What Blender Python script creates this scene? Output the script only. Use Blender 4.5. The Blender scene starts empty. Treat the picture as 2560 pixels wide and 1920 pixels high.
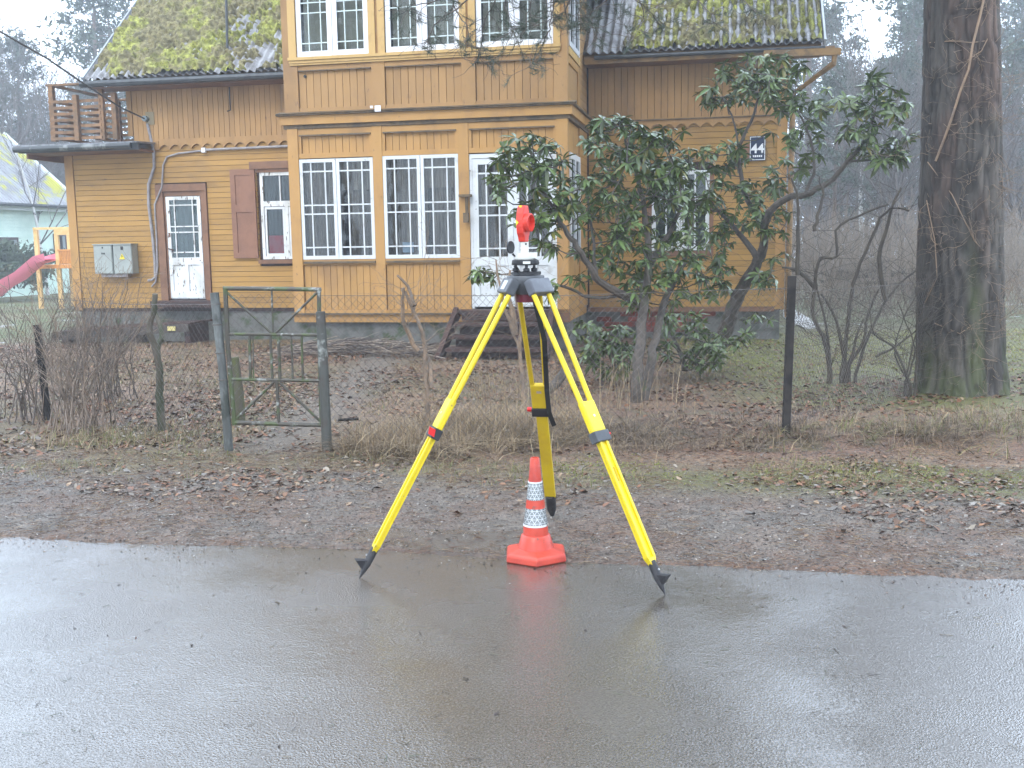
import bpy, math, random
import numpy as np
from mathutils import Vector, Matrix

random.seed(7)
rng = np.random.default_rng(7)
PI = math.pi
SC = bpy.context.scene
COL = SC.collection

# ------------------------------------------------------------------ camera, sky, sun, exposure
FPX = 2590.0                                   # focal length in pixels of a 2560 px wide frame
PITCH = math.atan(0.1344); ROLL = math.radians(0.84); YAW = math.radians(11.6)
CAM = np.array([0.0, 0.0, 1.5])
_F = np.array([0, math.cos(PITCH), -math.sin(PITCH)])
_U0 = np.array([0, math.sin(PITCH), math.cos(PITCH)]); _R0 = np.array([1.0, 0, 0])
_R = _R0 * math.cos(ROLL) - _U0 * math.sin(ROLL)
_U = _R0 * math.sin(ROLL) + _U0 * math.cos(ROLL)
cam_data = bpy.data.cameras.new('camera'); cam = bpy.data.objects.new('camera', cam_data); COL.objects.link(cam)
cam_data.sensor_width = 36; cam_data.lens = 36 * FPX / 2560
cam_data.clip_start = 0.05; cam_data.clip_end = 1000
cam.matrix_world = Matrix(((_R[0], _U[0], -_F[0], CAM[0]), (_R[1], _U[1], -_F[1], CAM[1]), (_R[2], _U[2], -_F[2], CAM[2]), (0, 0, 0, 1)))
SC.camera = cam

SUN_EL, SUN_AZ = math.radians(42), math.radians(205)
world = bpy.data.worlds.new('World'); SC.world = world; world.use_nodes = True
wn, wl = world.node_tree.nodes, world.node_tree.links
wn.clear()
w_out = wn.new('ShaderNodeOutputWorld'); w_bg = wn.new('ShaderNodeBackground'); w_sky = wn.new('ShaderNodeTexSky')
w_sky.sky_type = 'NISHITA'; w_sky.sun_disc = False; w_sky.sun_elevation = SUN_EL; w_sky.sun_rotation = SUN_AZ
w_sky.air_density = 1.0; w_sky.dust_density = 5.0
w_mix = wn.new('ShaderNodeMix'); w_mix.data_type = 'RGBA'; w_mix.inputs['Factor'].default_value = 0.85
w_mix.inputs['B'].default_value = (13.9, 16.4, 19.8, 1)       # the even grey-white of an overcast sky
wl.new(w_sky.outputs[0], w_mix.inputs['A']); wl.new(w_mix.outputs['Result'], w_bg.inputs['Color'])
w_bg.inputs['Strength'].default_value = 0.1
wl.new(w_bg.outputs[0], w_out.inputs['Surface'])
sun_d = bpy.data.lights.new('sun', 'SUN'); sun_d.energy = 0.6; sun_d.angle = math.radians(25); sun_d.color = (1, 0.97, 0.93)
sun = bpy.data.objects.new('sun', sun_d); COL.objects.link(sun)
sdir = Vector((math.sin(SUN_AZ) * math.cos(SUN_EL), math.cos(SUN_AZ) * math.cos(SUN_EL), math.sin(SUN_EL)))
sun.rotation_euler = sdir.to_track_quat('Z', 'Y').to_euler(); sun.location = (0, -5, 25)
SC.view_settings.view_transform = 'Standard'; SC.view_settings.look = 'None'
SC.view_settings.exposure = 1.25; SC.view_settings.gamma = 1.0; SC.view_settings.use_curve_mapping = False
SC.cycles.use_denoising = True
SC.cycles.max_bounces = 7; SC.cycles.diffuse_bounces = 3; SC.cycles.glossy_bounces = 3
SC.cycles.transparent_max_bounces = 12; SC.cycles.volume_bounces = 0
SC.cycles.caustics_reflective = False; SC.cycles.caustics_refractive = False

# ------------------------------------------------------------------ measuring helpers (photo pixel -> point at a known distance or height)
K = 2560 / 2212.0
def ray(x, y): return _F + _R * (x - 1280) / FPX - _U * (y - 960) / FPX
def atY(x, y, Y):
    d = ray(x, y); return CAM + d * Y / d[1]
def atZ(x, y, z=0.0):
    d = ray(x, y); return CAM + d * (z - CAM[2]) / d[2]
def D(x, y, Y): return atY(x * K, y * K, Y)
EU = np.array([math.cos(YAW), -math.sin(YAW), 0]); EV = np.array([math.sin(YAW), math.cos(YAW), 0])
HO = np.array([-5.7897, 18.6, 0.0])
def hw(u, v, z): return HO + EU * u + EV * v + np.array([0, 0, z])
def Hp(x, y, v):
    d = ray(x, y); t = (np.dot(HO, EV) + v - np.dot(CAM, EV)) / np.dot(d, EV); q = CAM + t * d
    return float(np.dot(q - HO, EU)), float(q[2])

# ------------------------------------------------------------------ numpy noise
_lat = rng.random((64, 64, 4))
def vnoise(x, y, s=1.0, k=0):
    x = np.asarray(x) / s; y = np.asarray(y) / s
    xi = np.floor(x).astype(int); yi = np.floor(y).astype(int); fx = x - xi; fy = y - yi
    fx = fx * fx * (3 - 2 * fx); fy = fy * fy * (3 - 2 * fy)
    L = _lat[..., k % 4]; o = 17 * (k // 4)
    a = L[(xi + o) % 64, yi % 64]; b = L[(xi + 1 + o) % 64, yi % 64]; c = L[(xi + o) % 64, (yi + 1) % 64]; d = L[(xi + 1 + o) % 64, (yi + 1) % 64]
    return (a * (1 - fx) + b * fx) * (1 - fy) + (c * (1 - fx) + d * fx) * fy
def sstep(a, b, x):
    t = np.clip((np.asarray(x) - a) / (b - a), 0, 1); return t * t * (3 - 2 * t)

# ------------------------------------------------------------------ mesh + object helpers
def mesh_arrays(name, V, Fq=None, Ft=None, smooth=False, col=None):
    V = np.asarray(V, np.float32).reshape(-1, 3)
    fs = []; sizes = []
    if Fq is not None and len(Fq): Fq = np.asarray(Fq, np.int32).reshape(-1, 4); fs.append(Fq.ravel()); sizes.append(np.full(len(Fq), 4))
    if Ft is not None and len(Ft): Ft = np.asarray(Ft, np.int32).reshape(-1, 3); fs.append(Ft.ravel()); sizes.append(np.full(len(Ft), 3))
    idx = np.concatenate(fs); sz = np.concatenate(sizes).astype(np.int32)
    me = bpy.data.meshes.new(name)
    me.vertices.add(len(V)); me.vertices.foreach_set('co', V.ravel())
    me.loops.add(len(idx)); me.loops.foreach_set('vertex_index', idx)
    me.polygons.add(len(sz)); st = np.zeros(len(sz), np.int32); st[1:] = np.cumsum(sz)[:-1]
    me.polygons.foreach_set('loop_start', st); me.polygons.foreach_set('loop_total', sz)
    me.update(calc_edges=True)
    if smooth: me.polygons.foreach_set('use_smooth', np.ones(len(sz), bool))
    if col is not None:
        a = me.color_attributes.new('tint', 'FLOAT_COLOR', 'POINT')
        c = np.ones((len(V), 4), np.float32); c[:, :3] = col; a.data.foreach_set('color', c.ravel())
    me.validate()
    return me
def link(name, me, mat=None, parent=None, loc=None, rz=None):
    o = bpy.data.objects.new(name, me); COL.objects.link(o)
    if mat is not None and me is not None and not me.materials: me.materials.append(mat)
    if parent is not None: o.parent = parent
    if loc is not None: o.location = loc
    if rz is not None: o.rotation_euler = (0, 0, rz)
    return o
def tag(o, label=None, cat=None, group=None, kind=None):
    if label: o['label'] = label
    if cat: o['category'] = cat
    if group: o['group'] = group
    if kind: o['kind'] = kind
    return o
def thing(name, label, cat, loc=(0, 0, 0), rz=0, group=None):
    o = bpy.data.objects.new(name, None); COL.objects.link(o); o.empty_display_size = 0.2
    o.location = loc; o.rotation_euler = (0, 0, rz); return tag(o, label, cat, group)
class MB:
    def __init__(s): s.v = []; s.f = []
    def add(s, vs, fs):
        n = len(s.v); s.v += [tuple(map(float, p)) for p in vs]; s.f += [tuple(i + n for i in f) for f in fs]; return s
    def box(s, x0, x1, y0, y1, z0, z1):
        return s.add([(x0, y0, z0), (x1, y0, z0), (x1, y1, z0), (x0, y1, z0), (x0, y0, z1), (x1, y0, z1), (x1, y1, z1), (x0, y1, z1)],
                     [(0, 3, 2, 1), (4, 5, 6, 7), (0, 1, 5, 4), (1, 2, 6, 5), (2, 3, 7, 6), (3, 0, 4, 7)])
    def beam(s, A, B, w, h, side=(0, 0, 1)):        # rectangular bar from A to B; w across, h along 'side'
        A = Vector(A); B = Vector(B); d = (B - A).normalized(); sd = Vector(side); a = d.cross(sd)
        if a.length < 1e-4: a = d.cross(Vector((1, 0, 0)))
        a.normalize(); b = a.cross(d).normalized(); a *= w / 2; b *= h / 2
        vs = [A - a - b, A + a - b, A + a + b, A - a + b, B - a - b, B + a - b, B + a + b, B - a + b]
        return s.add(vs, [(0, 3, 2, 1), (4, 5, 6, 7), (0, 1, 5, 4), (1, 2, 6, 5), (2, 3, 7, 6), (3, 0, 4, 7)])
    def tube(s, pts, rad, n=8, cap=True):
        pts = [Vector(p) for p in pts]
        if not hasattr(rad, '__len__'): rad = [rad] * len(pts)
        base = len(s.v); ref = None; vs = []; fs = []
        for i, p in enumerate(pts):
            d = (pts[min(i + 1, len(pts) - 1)] - pts[max(i - 1, 0)]).normalized()
            if ref is None: ref = Vector((0, 0, 1)) if abs(d.z) < 0.9 else Vector((1, 0, 0))
            a = d.cross(ref)
            if a.length < 1e-4: a = d.cross(Vector((0.3, 1, 0.2)))
            a.normalize(); b = d.cross(a).normalized(); ref = b.cross(d) * -1 if False else ref
            for k in range(n):
                t = 2 * PI * k / n; vs.append(p + a * math.cos(t) * rad[i] + b * math.sin(t) * rad[i])
        for i in range(len(pts) - 1):
            for k in range(n):
                fs.append((i * n + k, i * n + (k + 1) % n, (i + 1) * n + (k + 1) % n, (i + 1) * n + k))
        if cap: fs.append(tuple(range(n - 1, -1, -1))); fs.append(tuple((len(pts) - 1) * n + k for k in range(n)))
        return s.add(vs, fs)
    def lathe(s, prof, n=24, c=(0, 0, 0)):
        vs = []; fs = []
        for r, z in prof:
            for k in range(n): t = 2 * PI * k / n; vs.append((c[0] + r * math.cos(t), c[1] + r * math.sin(t), c[2] + z))
        for i in range(len(prof) - 1):
            for k in range(n): fs.append((i * n + k, i * n + (k + 1) % n, (i + 1) * n + (k + 1) % n, (i + 1) * n + k))
        fs.append(tuple(range(n - 1, -1, -1))); fs.append(tuple((len(prof) - 1) * n + k for k in range(n)))
        return s.add(vs, fs)
    def prism(s, poly, n0, n1, axis):              # polygon (2D) extruded along axis between n0 and n1; axis 'y': poly=(x,z)
        def P(a, b, c): return (a, c, b) if axis == 'y' else ((c, a, b) if axis == 'x' else (a, b, c))
        m = len(poly); vs = [P(a, b, n0) for a, b in poly] + [P(a, b, n1) for a, b in poly]
        fs = [tuple(range(m)), tuple(range(2 * m - 1, m - 1, -1))] + [(i, m + i, m + (i + 1) % m, (i + 1) % m) for i in range(m)]
        return s.add(vs, fs)
    def mesh(s, name, smooth=False):
        me = bpy.data.meshes.new(name); me.from_pydata(s.v, [], s.f)
        import bmesh
        bm = bmesh.new(); bm.from_mesh(me); bmesh.ops.recalc_face_normals(bm, faces=bm.faces); bm.to_mesh(me); bm.free()
        if smooth:
            me.polygons.foreach_set('use_smooth', [True] * len(me.polygons))
            if hasattr(me, 'set_sharp_from_angle'): me.set_sharp_from_angle(angle=math.radians(40))
        me.update(); return me
    def build(s, name, mat, parent=None, smooth=False, loc=None, rz=None):
        return link(name, s.mesh(name, smooth), mat, parent, loc, rz)
UNIT = {}
def ubox(name, mat, parent, x0, x1, y0, y1, z0, z1):
    """a box that shares one unit mesh per material"""
    if mat.name not in UNIT: 
        me = MB().box(-.5, .5, -.5, .5, -.5, .5).mesh('unit_board'); me.materials.append(mat); UNIT[mat.name] = me
    o = bpy.data.objects.new(name, UNIT[mat.name]); COL.objects.link(o); o.parent = parent
    o.location = ((x0 + x1) / 2, (y0 + y1) / 2, (z0 + z1) / 2); o.scale = (abs(x1 - x0), abs(y1 - y0), abs(z1 - z0)); return o
def segs_mesh(name, A, B, ra, rb, n=3, smooth=True, col=None):
    """many thin separate branch pieces in one mesh"""
    A = np.asarray(A, float); B = np.asarray(B, float); ra = np.asarray(ra, float).reshape(-1, 1); rb = np.asarray(rb, float).reshape(-1, 1)
    d = B - A; d /= np.maximum(np.linalg.norm(d, axis=1, keepdims=True), 1e-9)
    ref = np.where(np.abs(d[:, 2:3]) < 0.9, np.array([[0, 0, 1.0]]), np.array([[1.0, 0, 0]]))
    a = np.cross(d, ref); a /= np.maximum(np.linalg.norm(a, axis=1, keepdims=True), 1e-9); b = np.cross(d, a)
    m = len(A); V = np.zeros((m, 2 * n, 3))
    for k in range(n):
        t = 2 * PI * k / n; o = a * math.cos(t) + b * math.sin(t); V[:, k] = A + o * ra; V[:, n + k] = B + o * rb
    base = (np.arange(m) * 2 * n)[:, None]; Fq = np.concatenate([base + np.array([[k, (k + 1) % n, n + (k + 1) % n, n + k]]) for k in range(n)])
    c = None
    if col is not None: c = np.repeat(np.asarray(col), 2 * n, axis=0)
    return mesh_arrays(name, V.reshape(-1, 3), Fq=Fq, smooth=smooth, col=c)

# ------------------------------------------------------------------ materials
def mat(name, c, c2=None, scale=6.0, rough=0.7, bump=0.0, bscale=60.0, spec=0.4, metal=0.0, stretch=(1, 1, 1), rand=0.0,
        c3=None, scale3=1.0, lo=0.4, hi=0.65, lo3=0.5, hi3=0.6, attr=False, rough2=None, coat=0.0, detail=5, trans=0.0):
    m = bpy.data.materials.new(name); m.use_nodes = True; n, l = m.node_tree.nodes, m.node_tree.links
    b = n['Principled BSDF']; b.inputs['Roughness'].default_value = rough; b.inputs['Specular IOR Level'].default_value = spec
    b.inputs['Metallic'].default_value = metal; b.inputs['Coat Weight'].default_value = coat; b.inputs['Coat Roughness'].default_value = 0.08
    g = n.new('ShaderNodeNewGeometry'); mp = n.new('ShaderNodeMapping'); mp.inputs['Scale'].default_value = stretch
    l.new(g.outputs['Position'], mp.inputs['Vector'])
    def noise(s, dt=detail):
        t = n.new('ShaderNodeTexNoise'); t.inputs['Scale'].default_value = s; t.inputs['Detail'].default_value = dt; t.inputs['Roughness'].default_value = 0.6
        l.new(mp.outputs[0], t.inputs['Vector']); return t
    def ramp(src, a, bb):
        r = n.new('ShaderNodeMapRange'); r.interpolation_type = 'SMOOTHSTEP'
        r.inputs['From Min'].default_value = a; r.inputs['From Max'].default_value = bb; l.new(src, r.inputs['Value']); return r.outputs[0]
    def mix(fac, A, B, bt='MIX'):
        x = n.new('ShaderNodeMix'); x.data_type = 'RGBA'; x.blend_type = bt
        for key, val in (('A', A), ('B', B)):
            if isinstance(val, tuple): x.inputs[key].default_value = (*val[:3], 1)
            else: l.new(val, x.inputs[key])
        if isinstance(fac, float): x.inputs['Factor'].default_value = fac
        else: l.new(fac, x.inputs['Factor'])
        return x.outputs['Result']
    out = c
    if attr:
        at = n.new('ShaderNodeAttribute'); at.attribute_name = 'tint'; out = at.outputs['Color']
    if c2 is not None:
        nz = noise(scale); fac = ramp(nz.outputs['Fac'], lo, hi); out = mix(fac, out, c2)
        if rough2 is not None:
            rr = n.new('ShaderNodeMapRange'); rr.inputs['To Min'].default_value = rough; rr.inputs['To Max'].default_value = rough2
            l.new(fac, rr.inputs['Value']); l.new(rr.outputs[0], b.inputs['Roughness'])
    if c3 is not None:
        nz = noise(scale3); out = mix(ramp(nz.outputs['Fac'], lo3, hi3), out, c3)
    if rand > 0:
        oi = n.new('ShaderNodeObjectInfo'); r = n.new('ShaderNodeMapRange'); r.inputs['To Min'].default_value = 1 - rand; r.inputs['To Max'].default_value = 1 + rand
        l.new(oi.outputs['Random'], r.inputs['Value']); cx = n.new('ShaderNodeCombineXYZ')
        for k in range(3): l.new(r.outputs[0], cx.inputs[k])
        out = mix(1.0, out, cx.outputs[0], 'MULTIPLY')
    if isinstance(out, tuple): b.inputs['Base Color'].default_value = (*out[:3], 1)
    else: l.new(out, b.inputs['Base Color'])
    if bump > 0:
        nz = noise(bscale, 4); bp = n.new('ShaderNodeBump'); bp.inputs['Strength'].default_value = 1.0; bp.inputs['Distance'].default_value = bump
        l.new(nz.outputs['Fac'], bp.inputs['Height']); l.new(bp.outputs[0], b.inputs['Normal'])
    return m

OCHRE = (0.45, 0.245, 0.075); OCHRE_D = (0.30, 0.165, 0.065)
M_ochre = mat('ochre_paint', OCHRE, OCHRE_D, 2.2, 0.62, 0.0015, 90, rand=0.06, lo=0.45, hi=0.8, stretch=(1, 1, 0.6), c3=(0.2, 0.12, 0.06), scale3=14, lo3=0.66, hi3=0.74)
M_ochre_side = mat('ochre_siding_paint', (0.42, 0.235, 0.062), (0.27, 0.155, 0.055), 1.8, 0.62, 0.0015, 90, rand=0.07, lo=0.42, hi=0.8, stretch=(0.5, 0.5, 2), c3=(0.2, 0.12, 0.06), scale3=12, lo3=0.66, hi3=0.74)
M_ochre_up = mat('ochre_paint_upper', (0.39, 0.22, 0.082), (0.28, 0.158, 0.065), 2.0, 0.68, 0.0015, 90, rand=0.07, lo=0.4, hi=0.75, stretch=(1, 1, 0.5), c3=(0.2, 0.11, 0.06), scale3=10, lo3=0.64, hi3=0.74)  # browner ochre for the upper storey
M_trim = mat('pale_yellow_trim', (0.56, 0.36, 0.13), (0.42, 0.25, 0.09), 5, 0.6, 0.001, 80, lo=0.5, hi=0.75)
M_cornice = mat('dirty_cornice', (0.17, 0.115, 0.06), (0.09, 0.07, 0.045), 9, 0.7, 0.002, 60)
M_brown = mat('brown_paint', (0.23, 0.115, 0.06), (0.17, 0.085, 0.048), 4, 0.55, 0.001, 80)
M_darkwood = mat('dark_brown_wood', (0.07, 0.032, 0.024), (0.035, 0.02, 0.017), 6, 0.5, 0.003, 40, rand=0.15, stretch=(1, 1, 4))
M_white = mat('old_white_paint', (0.66, 0.68, 0.68), (0.50, 0.50, 0.48), 5, 0.45, 0.002, 60, lo=0.55, hi=0.72, c3=(0.2, 0.16, 0.12), scale3=22, lo3=0.66, hi3=0.70)
M_peel = mat('peeling_white_paint', (0.72, 0.74, 0.74), (0.55, 0.55, 0.52), 4, 0.5, 0.003, 50, stretch=(1.5, 1.5, 0.5), c3=(0.12, 0.085, 0.06), scale3=16, lo3=0.60, hi3=0.64)
M_pvc = mat('white_plastic', (0.78, 0.79, 0.82), rough=0.3)
M_concrete = mat('foundation_render', (0.17, 0.165, 0.15), (0.10, 0.105, 0.09), 5, 0.85, 0.006, 30, c3=(0.06, 0.085, 0.03), scale3=2.5, lo3=0.52, hi3=0.66)
M_roof = mat('corrugated_cement', (0.30, 0.295, 0.30), (0.15, 0.14, 0.135), 6, 0.55, 0.004, 60, c3=(0.42, 0.42, 0.44), scale3=30, lo3=0.6, hi3=0.68, rand=0.12)
M_moss = mat('roof_moss', (0.115, 0.095, 0.035), (0.26, 0.27, 0.035), 2.2, 0.9, 0.02, 35, lo=0.47, hi=0.60, c3=(0.07, 0.055, 0.035), scale3=18, lo3=0.52, hi3=0.62)
M_gutter = mat('dark_gutter', (0.055, 0.06, 0.062), (0.03, 0.032, 0.035), 6, 0.45)
M_fascia = mat('fascia_wood', (0.30, 0.17, 0.06), (0.16, 0.10, 0.05), 6, 0.6)
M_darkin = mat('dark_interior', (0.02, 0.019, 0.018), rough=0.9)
M_metal = mat('rust_pipe', (0.075, 0.065, 0.05), (0.30, 0.31, 0.28), 14, 0.5, 0.001, 90, lo=0.56, hi=0.68, c3=(0.075, 0.095, 0.035), scale3=9, lo3=0.48, hi3=0.6)
M_wire = mat('rusty_wire', (0.085, 0.065, 0.05), (0.16, 0.15, 0.14), 20, 0.5)
M_black = mat('black_plastic', (0.018, 0.018, 0.02), rough=0.4)
M_blackpost = mat('tarred_post', (0.02, 0.018, 0.017), (0.04, 0.034, 0.03), 12, 0.85, spec=.2)
M_greybox = mat('grey_cabinet', (0.34, 0.37, 0.34), (0.28, 0.3, 0.28), 3, 0.5)
M_conduit = mat('grey_conduit', (0.33, 0.31, 0.31), (0.24, 0.22, 0.22), 8, 0.5)
M_oldwood = mat('old_grey_wood', (0.12, 0.10, 0.075), (0.05, 0.06, 0.03), 9, 0.8, 0.004, 40, stretch=(1, 1, 0.3))
M_newwood = mat('brown_stained_slats', (0.24, 0.13, 0.06), (0.14, 0.085, 0.045), 8, 0.7, rand=0.15)

def glass_mat(name, tint=(0.8, 0.85, 0.85)):
    m = bpy.data.materials.new(name); m.use_nodes = True; n, l = m.node_tree.nodes, m.node_tree.links; n.remove(n['Principled BSDF'])
    o = n['Material Output']; t = n.new('ShaderNodeBsdfTransparent'); t.inputs[0].default_value = (*tint, 1)
    g = n.new('ShaderNodeBsdfGlossy'); g.inputs['Roughness'].default_value = 0.03; fr = n.new('ShaderNodeFresnel'); fr.inputs[0].default_value = 1.42
    tc = n.new('ShaderNodeNewGeometry'); nz = n.new('ShaderNodeTexNoise'); nz.inputs['Scale'].default_value = 2.5; bp = n.new('ShaderNodeBump'); bp.inputs['Distance'].default_value = 0.01; bp.inputs['Strength'].default_value = 0.4
    l.new(tc.outputs['Position'], nz.inputs['Vector']); l.new(nz.outputs['Fac'], bp.inputs['Height']); l.new(bp.outputs[0], g.inputs['Normal'])
    x = n.new('ShaderNodeMixShader'); l.new(fr.outputs[0], x.inputs[0]); l.new(t.outputs[0], x.inputs[1]); l.new(g.outputs[0], x.inputs[2]); l.new(x.outputs[0], o.inputs['Surface'])
    return m
M_glass = glass_mat('window_glass')
def curtain_mat(name, c, c2):
    return mat(name, c, c2, 9, 0.9, stretch=(3, 3, 0.15), lo=0.4, hi=0.6)
M_curt = curtain_mat('brown_curtain', (0.40, 0.29, 0.235), (0.20, 0.14, 0.115))
M_blind = curtain_mat('beige_blind', (0.58, 0.48, 0.38), (0.50, 0.42, 0.33))
M_greycurt = curtain_mat('grey_net_curtain', (0.28, 0.31, 0.31), (0.22, 0.25, 0.26))
M_darkcurt = curtain_mat('dark_net_curtain', (0.10, 0.11, 0.12), (0.05, 0.055, 0.06))

# ------------------------------------------------------------------ ground
def edge_s(x, y):       # distance beyond the road edge (positive = verge)
    w = 0.07 * (vnoise(x, y * 0, 0.9, 1) - .5) + 0.045 * (vnoise(x, y * 0, 0.2, 2) - .5) + 0.04 * (vnoise(x, y, 0.085, 3) - .5)
    return (y - (4.80 - 0.19 * x)) / 1.018 + w
def gh(x, y):
    x = np.asarray(x, float); y = np.asarray(y, float); s = edge_s(x, y)
    h = -0.03 + 0.04 * sstep(-0.06, 0.10, s) - 0.07 * sstep(0.5, 3.2, s)
    am = sstep(-0.02, 0.2, s)
    h = h + am * (0.030 * (vnoise(x, y, 0.9, 0) - .5) + 0.010 * (vnoise(x, y, 0.22, 1) - .5) + 0.007 * (vnoise(x, y, 0.06, 2) - .5))
    h = h + 0.07 * sstep(3.1, 3.6, s) * sstep(5.2, 4.0, s) * sstep(-1.3, -0.6, x) * (0.5 + vnoise(x, y, 0.5, 3))
    return h
def gz(x, y): return float(gh(x, y))
nx, ny = 520, 400
xs = np.linspace(-10, 10, nx); ys = 3.9 + 14.5 * np.linspace(0, 1, ny) ** 1.25
X, Y = np.meshgrid(xs, ys); Z = gh(X, Y)
edge = np.minimum(np.minimum(sstep(-10, -9.5, X), sstep(10, 9.5, X)), sstep(18.4, 17.8, Y)); Z = Z * edge - 0.22 * (1 - edge)
ii = (np.arange(ny - 1)[:, None] * nx + np.arange(nx - 1)[None]).ravel()
Fq = np.stack([ii, ii + 1, ii + nx + 1, ii + nx], 1)
S = edge_s(X, Y)
# real ground colours: grey wet dirt, rust-brown needle litter, olive moss, straw
dirt = np.array([0.17, 0.142, 0.115]); rust = np.array([0.15, 0.085, 0.055]); moss = np.array([0.13, 0.135, 0.028]); straw = np.array([0.20, 0.15, 0.075]); leafy = np.array([0.25, 0.15, 0.085])
def gcol(x, y, s):
    n1 = vnoise(x, y, 0.55, 0); n2 = vnoise(x, y, 0.16, 1); n3 = vnoise(x, y, 1.3, 2); n4 = vnoise(x, y, 0.06, 3)
    c = dirt[None, None] * (0.8 + 0.45 * n2[..., None])
    def lay(c, k, m): m = np.clip(m, 0, 1)[..., None]; return c * (1 - m) + k * m * 1.0
    r = sstep(0.22, 0.02, s) * 0.55 + sstep(.45, .8, n1 * .6 + n2 * .5) * 0.6 * sstep(1.9, 1.0, s)
    c = lay(c, rust, r)
    yard = sstep(1.7, 2.6, s + 0.5 * (n3 - .5))
    c = lay(c, leafy, yard * 0.9); c = lay(c, rust * 1.5, yard * sstep(.3, .6, n1) * sstep(-0.8, 0.8, x))
    c = lay(c, straw * .75, yard * sstep(.5, .75, n1 * .5 + n2 * .5))
    c = lay(c, straw * .8, sstep(1.2, 1.9, s) * sstep(2.9, 2.3, s) * sstep(.3, .6, n2 * .6 + n3 * .4) * 0.8)
    g = sstep(.42, .62, n1 * .5 + n3 * .5) * (sstep(1.3, 2.0, s) * sstep(3.0, 2.4, s)) * sstep(0.2, 1.4, x)
    c = lay(c, moss * .9, g * 0.85)
    c = lay(c, moss * 1.1, yard * sstep(1.6, 3.0, x) * sstep(4.8, 5.6, s) * 0.9)           # mossy lawn by the right corner of the house
    c = lay(c, moss * .5 + straw * .3, yard * sstep(0.5, -1, x) * sstep(.35, .65, n3) * 0.5)
    path = np.exp(-((x + 1.85 - 0.0 * y) / 0.42) ** 2) * sstep(2.0, 3.0, s)
    c = lay(c, dirt * 1.15, path * 0.9)
    return c * (0.72 + 0.56 * n4[..., None])
M_ground = mat('soil_and_litter', (1, 1, 1), attr=True, c2=(0.075, 0.06, 0.05), scale=55, lo=0.46, hi=0.62, rough=0.7, rough2=0.5, bump=0.012, bscale=75, detail=8, spec=0.35, c3=(.26, .23, .20), scale3=85, lo3=.60, hi3=.66)
gr = link('ground', mesh_arrays('ground', np.stack([X, Y, Z], -1), Fq=Fq, smooth=True, col=gcol(X, Y, S).reshape(-1, 3)), M_ground); tag(gr, kind='structure')
M_far = mat('winter_grass', (0.13, 0.115, 0.06), (0.085, 0.10, 0.035), 0.5, 0.85, 0.03, 6, c3=(0.33, 0.33, 0.33), scale3=0.9, lo3=0.60, hi3=0.66)
fn = 60; fx = np.linspace(-93, 93, fn); fy = np.linspace(-14, 97, fn); FX, FY = np.meshgrid(fx, fy)
FZ = -0.16 + 0.0 * FX; ii = (np.arange(fn - 1)[:, None] * fn + np.arange(fn - 1)[None]).ravel()
tag(link('terrain', mesh_arrays('terrain', np.stack([FX, FY, FZ], -1), Fq=np.stack([ii, ii + 1, ii + fn + 1, ii + fn], 1), smooth=True), M_far), kind='structure')

# wet asphalt road
rm = bpy.data.materials.new('wet_asphalt'); rm.use_nodes = True; n, l = rm.node_tree.nodes, rm.node_tree.links; b = n['Principled BSDF']
g = n.new('ShaderNodeNewGeometry')
def nz(scale, detail=6, rough=.6):
    t = n.new('ShaderNodeTexNoise'); t.inputs['Scale'].default_value = scale; t.inputs['Detail'].default_value = detail; t.inputs['Roughness'].default_value = rough; l.new(g.outputs['Position'], t.inputs['Vector']); return t.outputs['Fac']
def mr(src, a, bb, c, d):
    r = n.new('ShaderNodeMapRange'); r.interpolation_type = 'SMOOTHSTEP'
    for k, v in zip(('From Min', 'From Max', 'To Min', 'To Max'), (a, bb, c, d)): r.inputs[k].default_value = v
    l.new(src, r.inputs['Value']); return r.outputs[0]
cr = n.new('ShaderNodeValToRGB'); cr.color_ramp.elements[0].position = .3; cr.color_ramp.elements[0].color = (.010, .008, .006, 1); cr.color_ramp.elements[1].position = .72; cr.color_ramp.elements[1].color = (.17, .142, .115, 1)
l.new(nz(130, 2, .9), cr.inputs[0]); l.new(cr.outputs[0], b.inputs['Base Color'])
film = nz(0.9, 4, .55)
l.new(mr(film, .38, .62, .13, .30), b.inputs['Roughness']); b.inputs['IOR'].default_value = 1.5; b.inputs['Specular IOR Level'].default_value = 0.35
b.inputs['Coat Weight'].default_value = 1.0; b.inputs['Coat IOR'].default_value = 1.75; l.new(mr(film, .40, .60, .08, .16), b.inputs['Coat Roughness'])
vo = n.new('ShaderNodeTexVoronoi'); vo.inputs['Scale'].default_value = 150; l.new(g.outputs['Position'], vo.inputs['Vector'])
ad = n.new('ShaderNodeMath'); ad.operation = 'MULTIPLY'; l.new(vo.outputs['Distance'], ad.inputs[0]); l.new(mr(film, .35, .6, .35, 1.0), ad.inputs[1])
ad2 = n.new('ShaderNodeMath'); ad2.operation = 'MULTIPLY_ADD'; l.new(nz(26, 5, .7), ad2.inputs[0]); ad2.inputs[1].default_value = 1.0; l.new(ad.outputs[0], ad2.inputs[2])
ad3 = n.new('ShaderNodeMath'); ad3.operation = 'MULTIPLY_ADD'; l.new(nz(2.2, 3, .5), ad3.inputs[0]); ad3.inputs[1].default_value = 4.0; l.new(ad2.outputs[0], ad3.inputs[2])
bp = n.new('ShaderNodeBump'); bp.inputs['Distance'].default_value = 0.0018; bp.inputs['Strength'].default_value = 1.0; l.new(ad3.outputs[0], bp.inputs['Height']); l.new(bp.outputs[0], b.inputs['Normal'])
bp2 = n.new('ShaderNodeBump'); bp2.inputs['Distance'].default_value = 0.0013; l.new(ad3.outputs[0], bp2.inputs['Height']); l.new(bp2.outputs[0], b.inputs['Coat Normal'])
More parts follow.
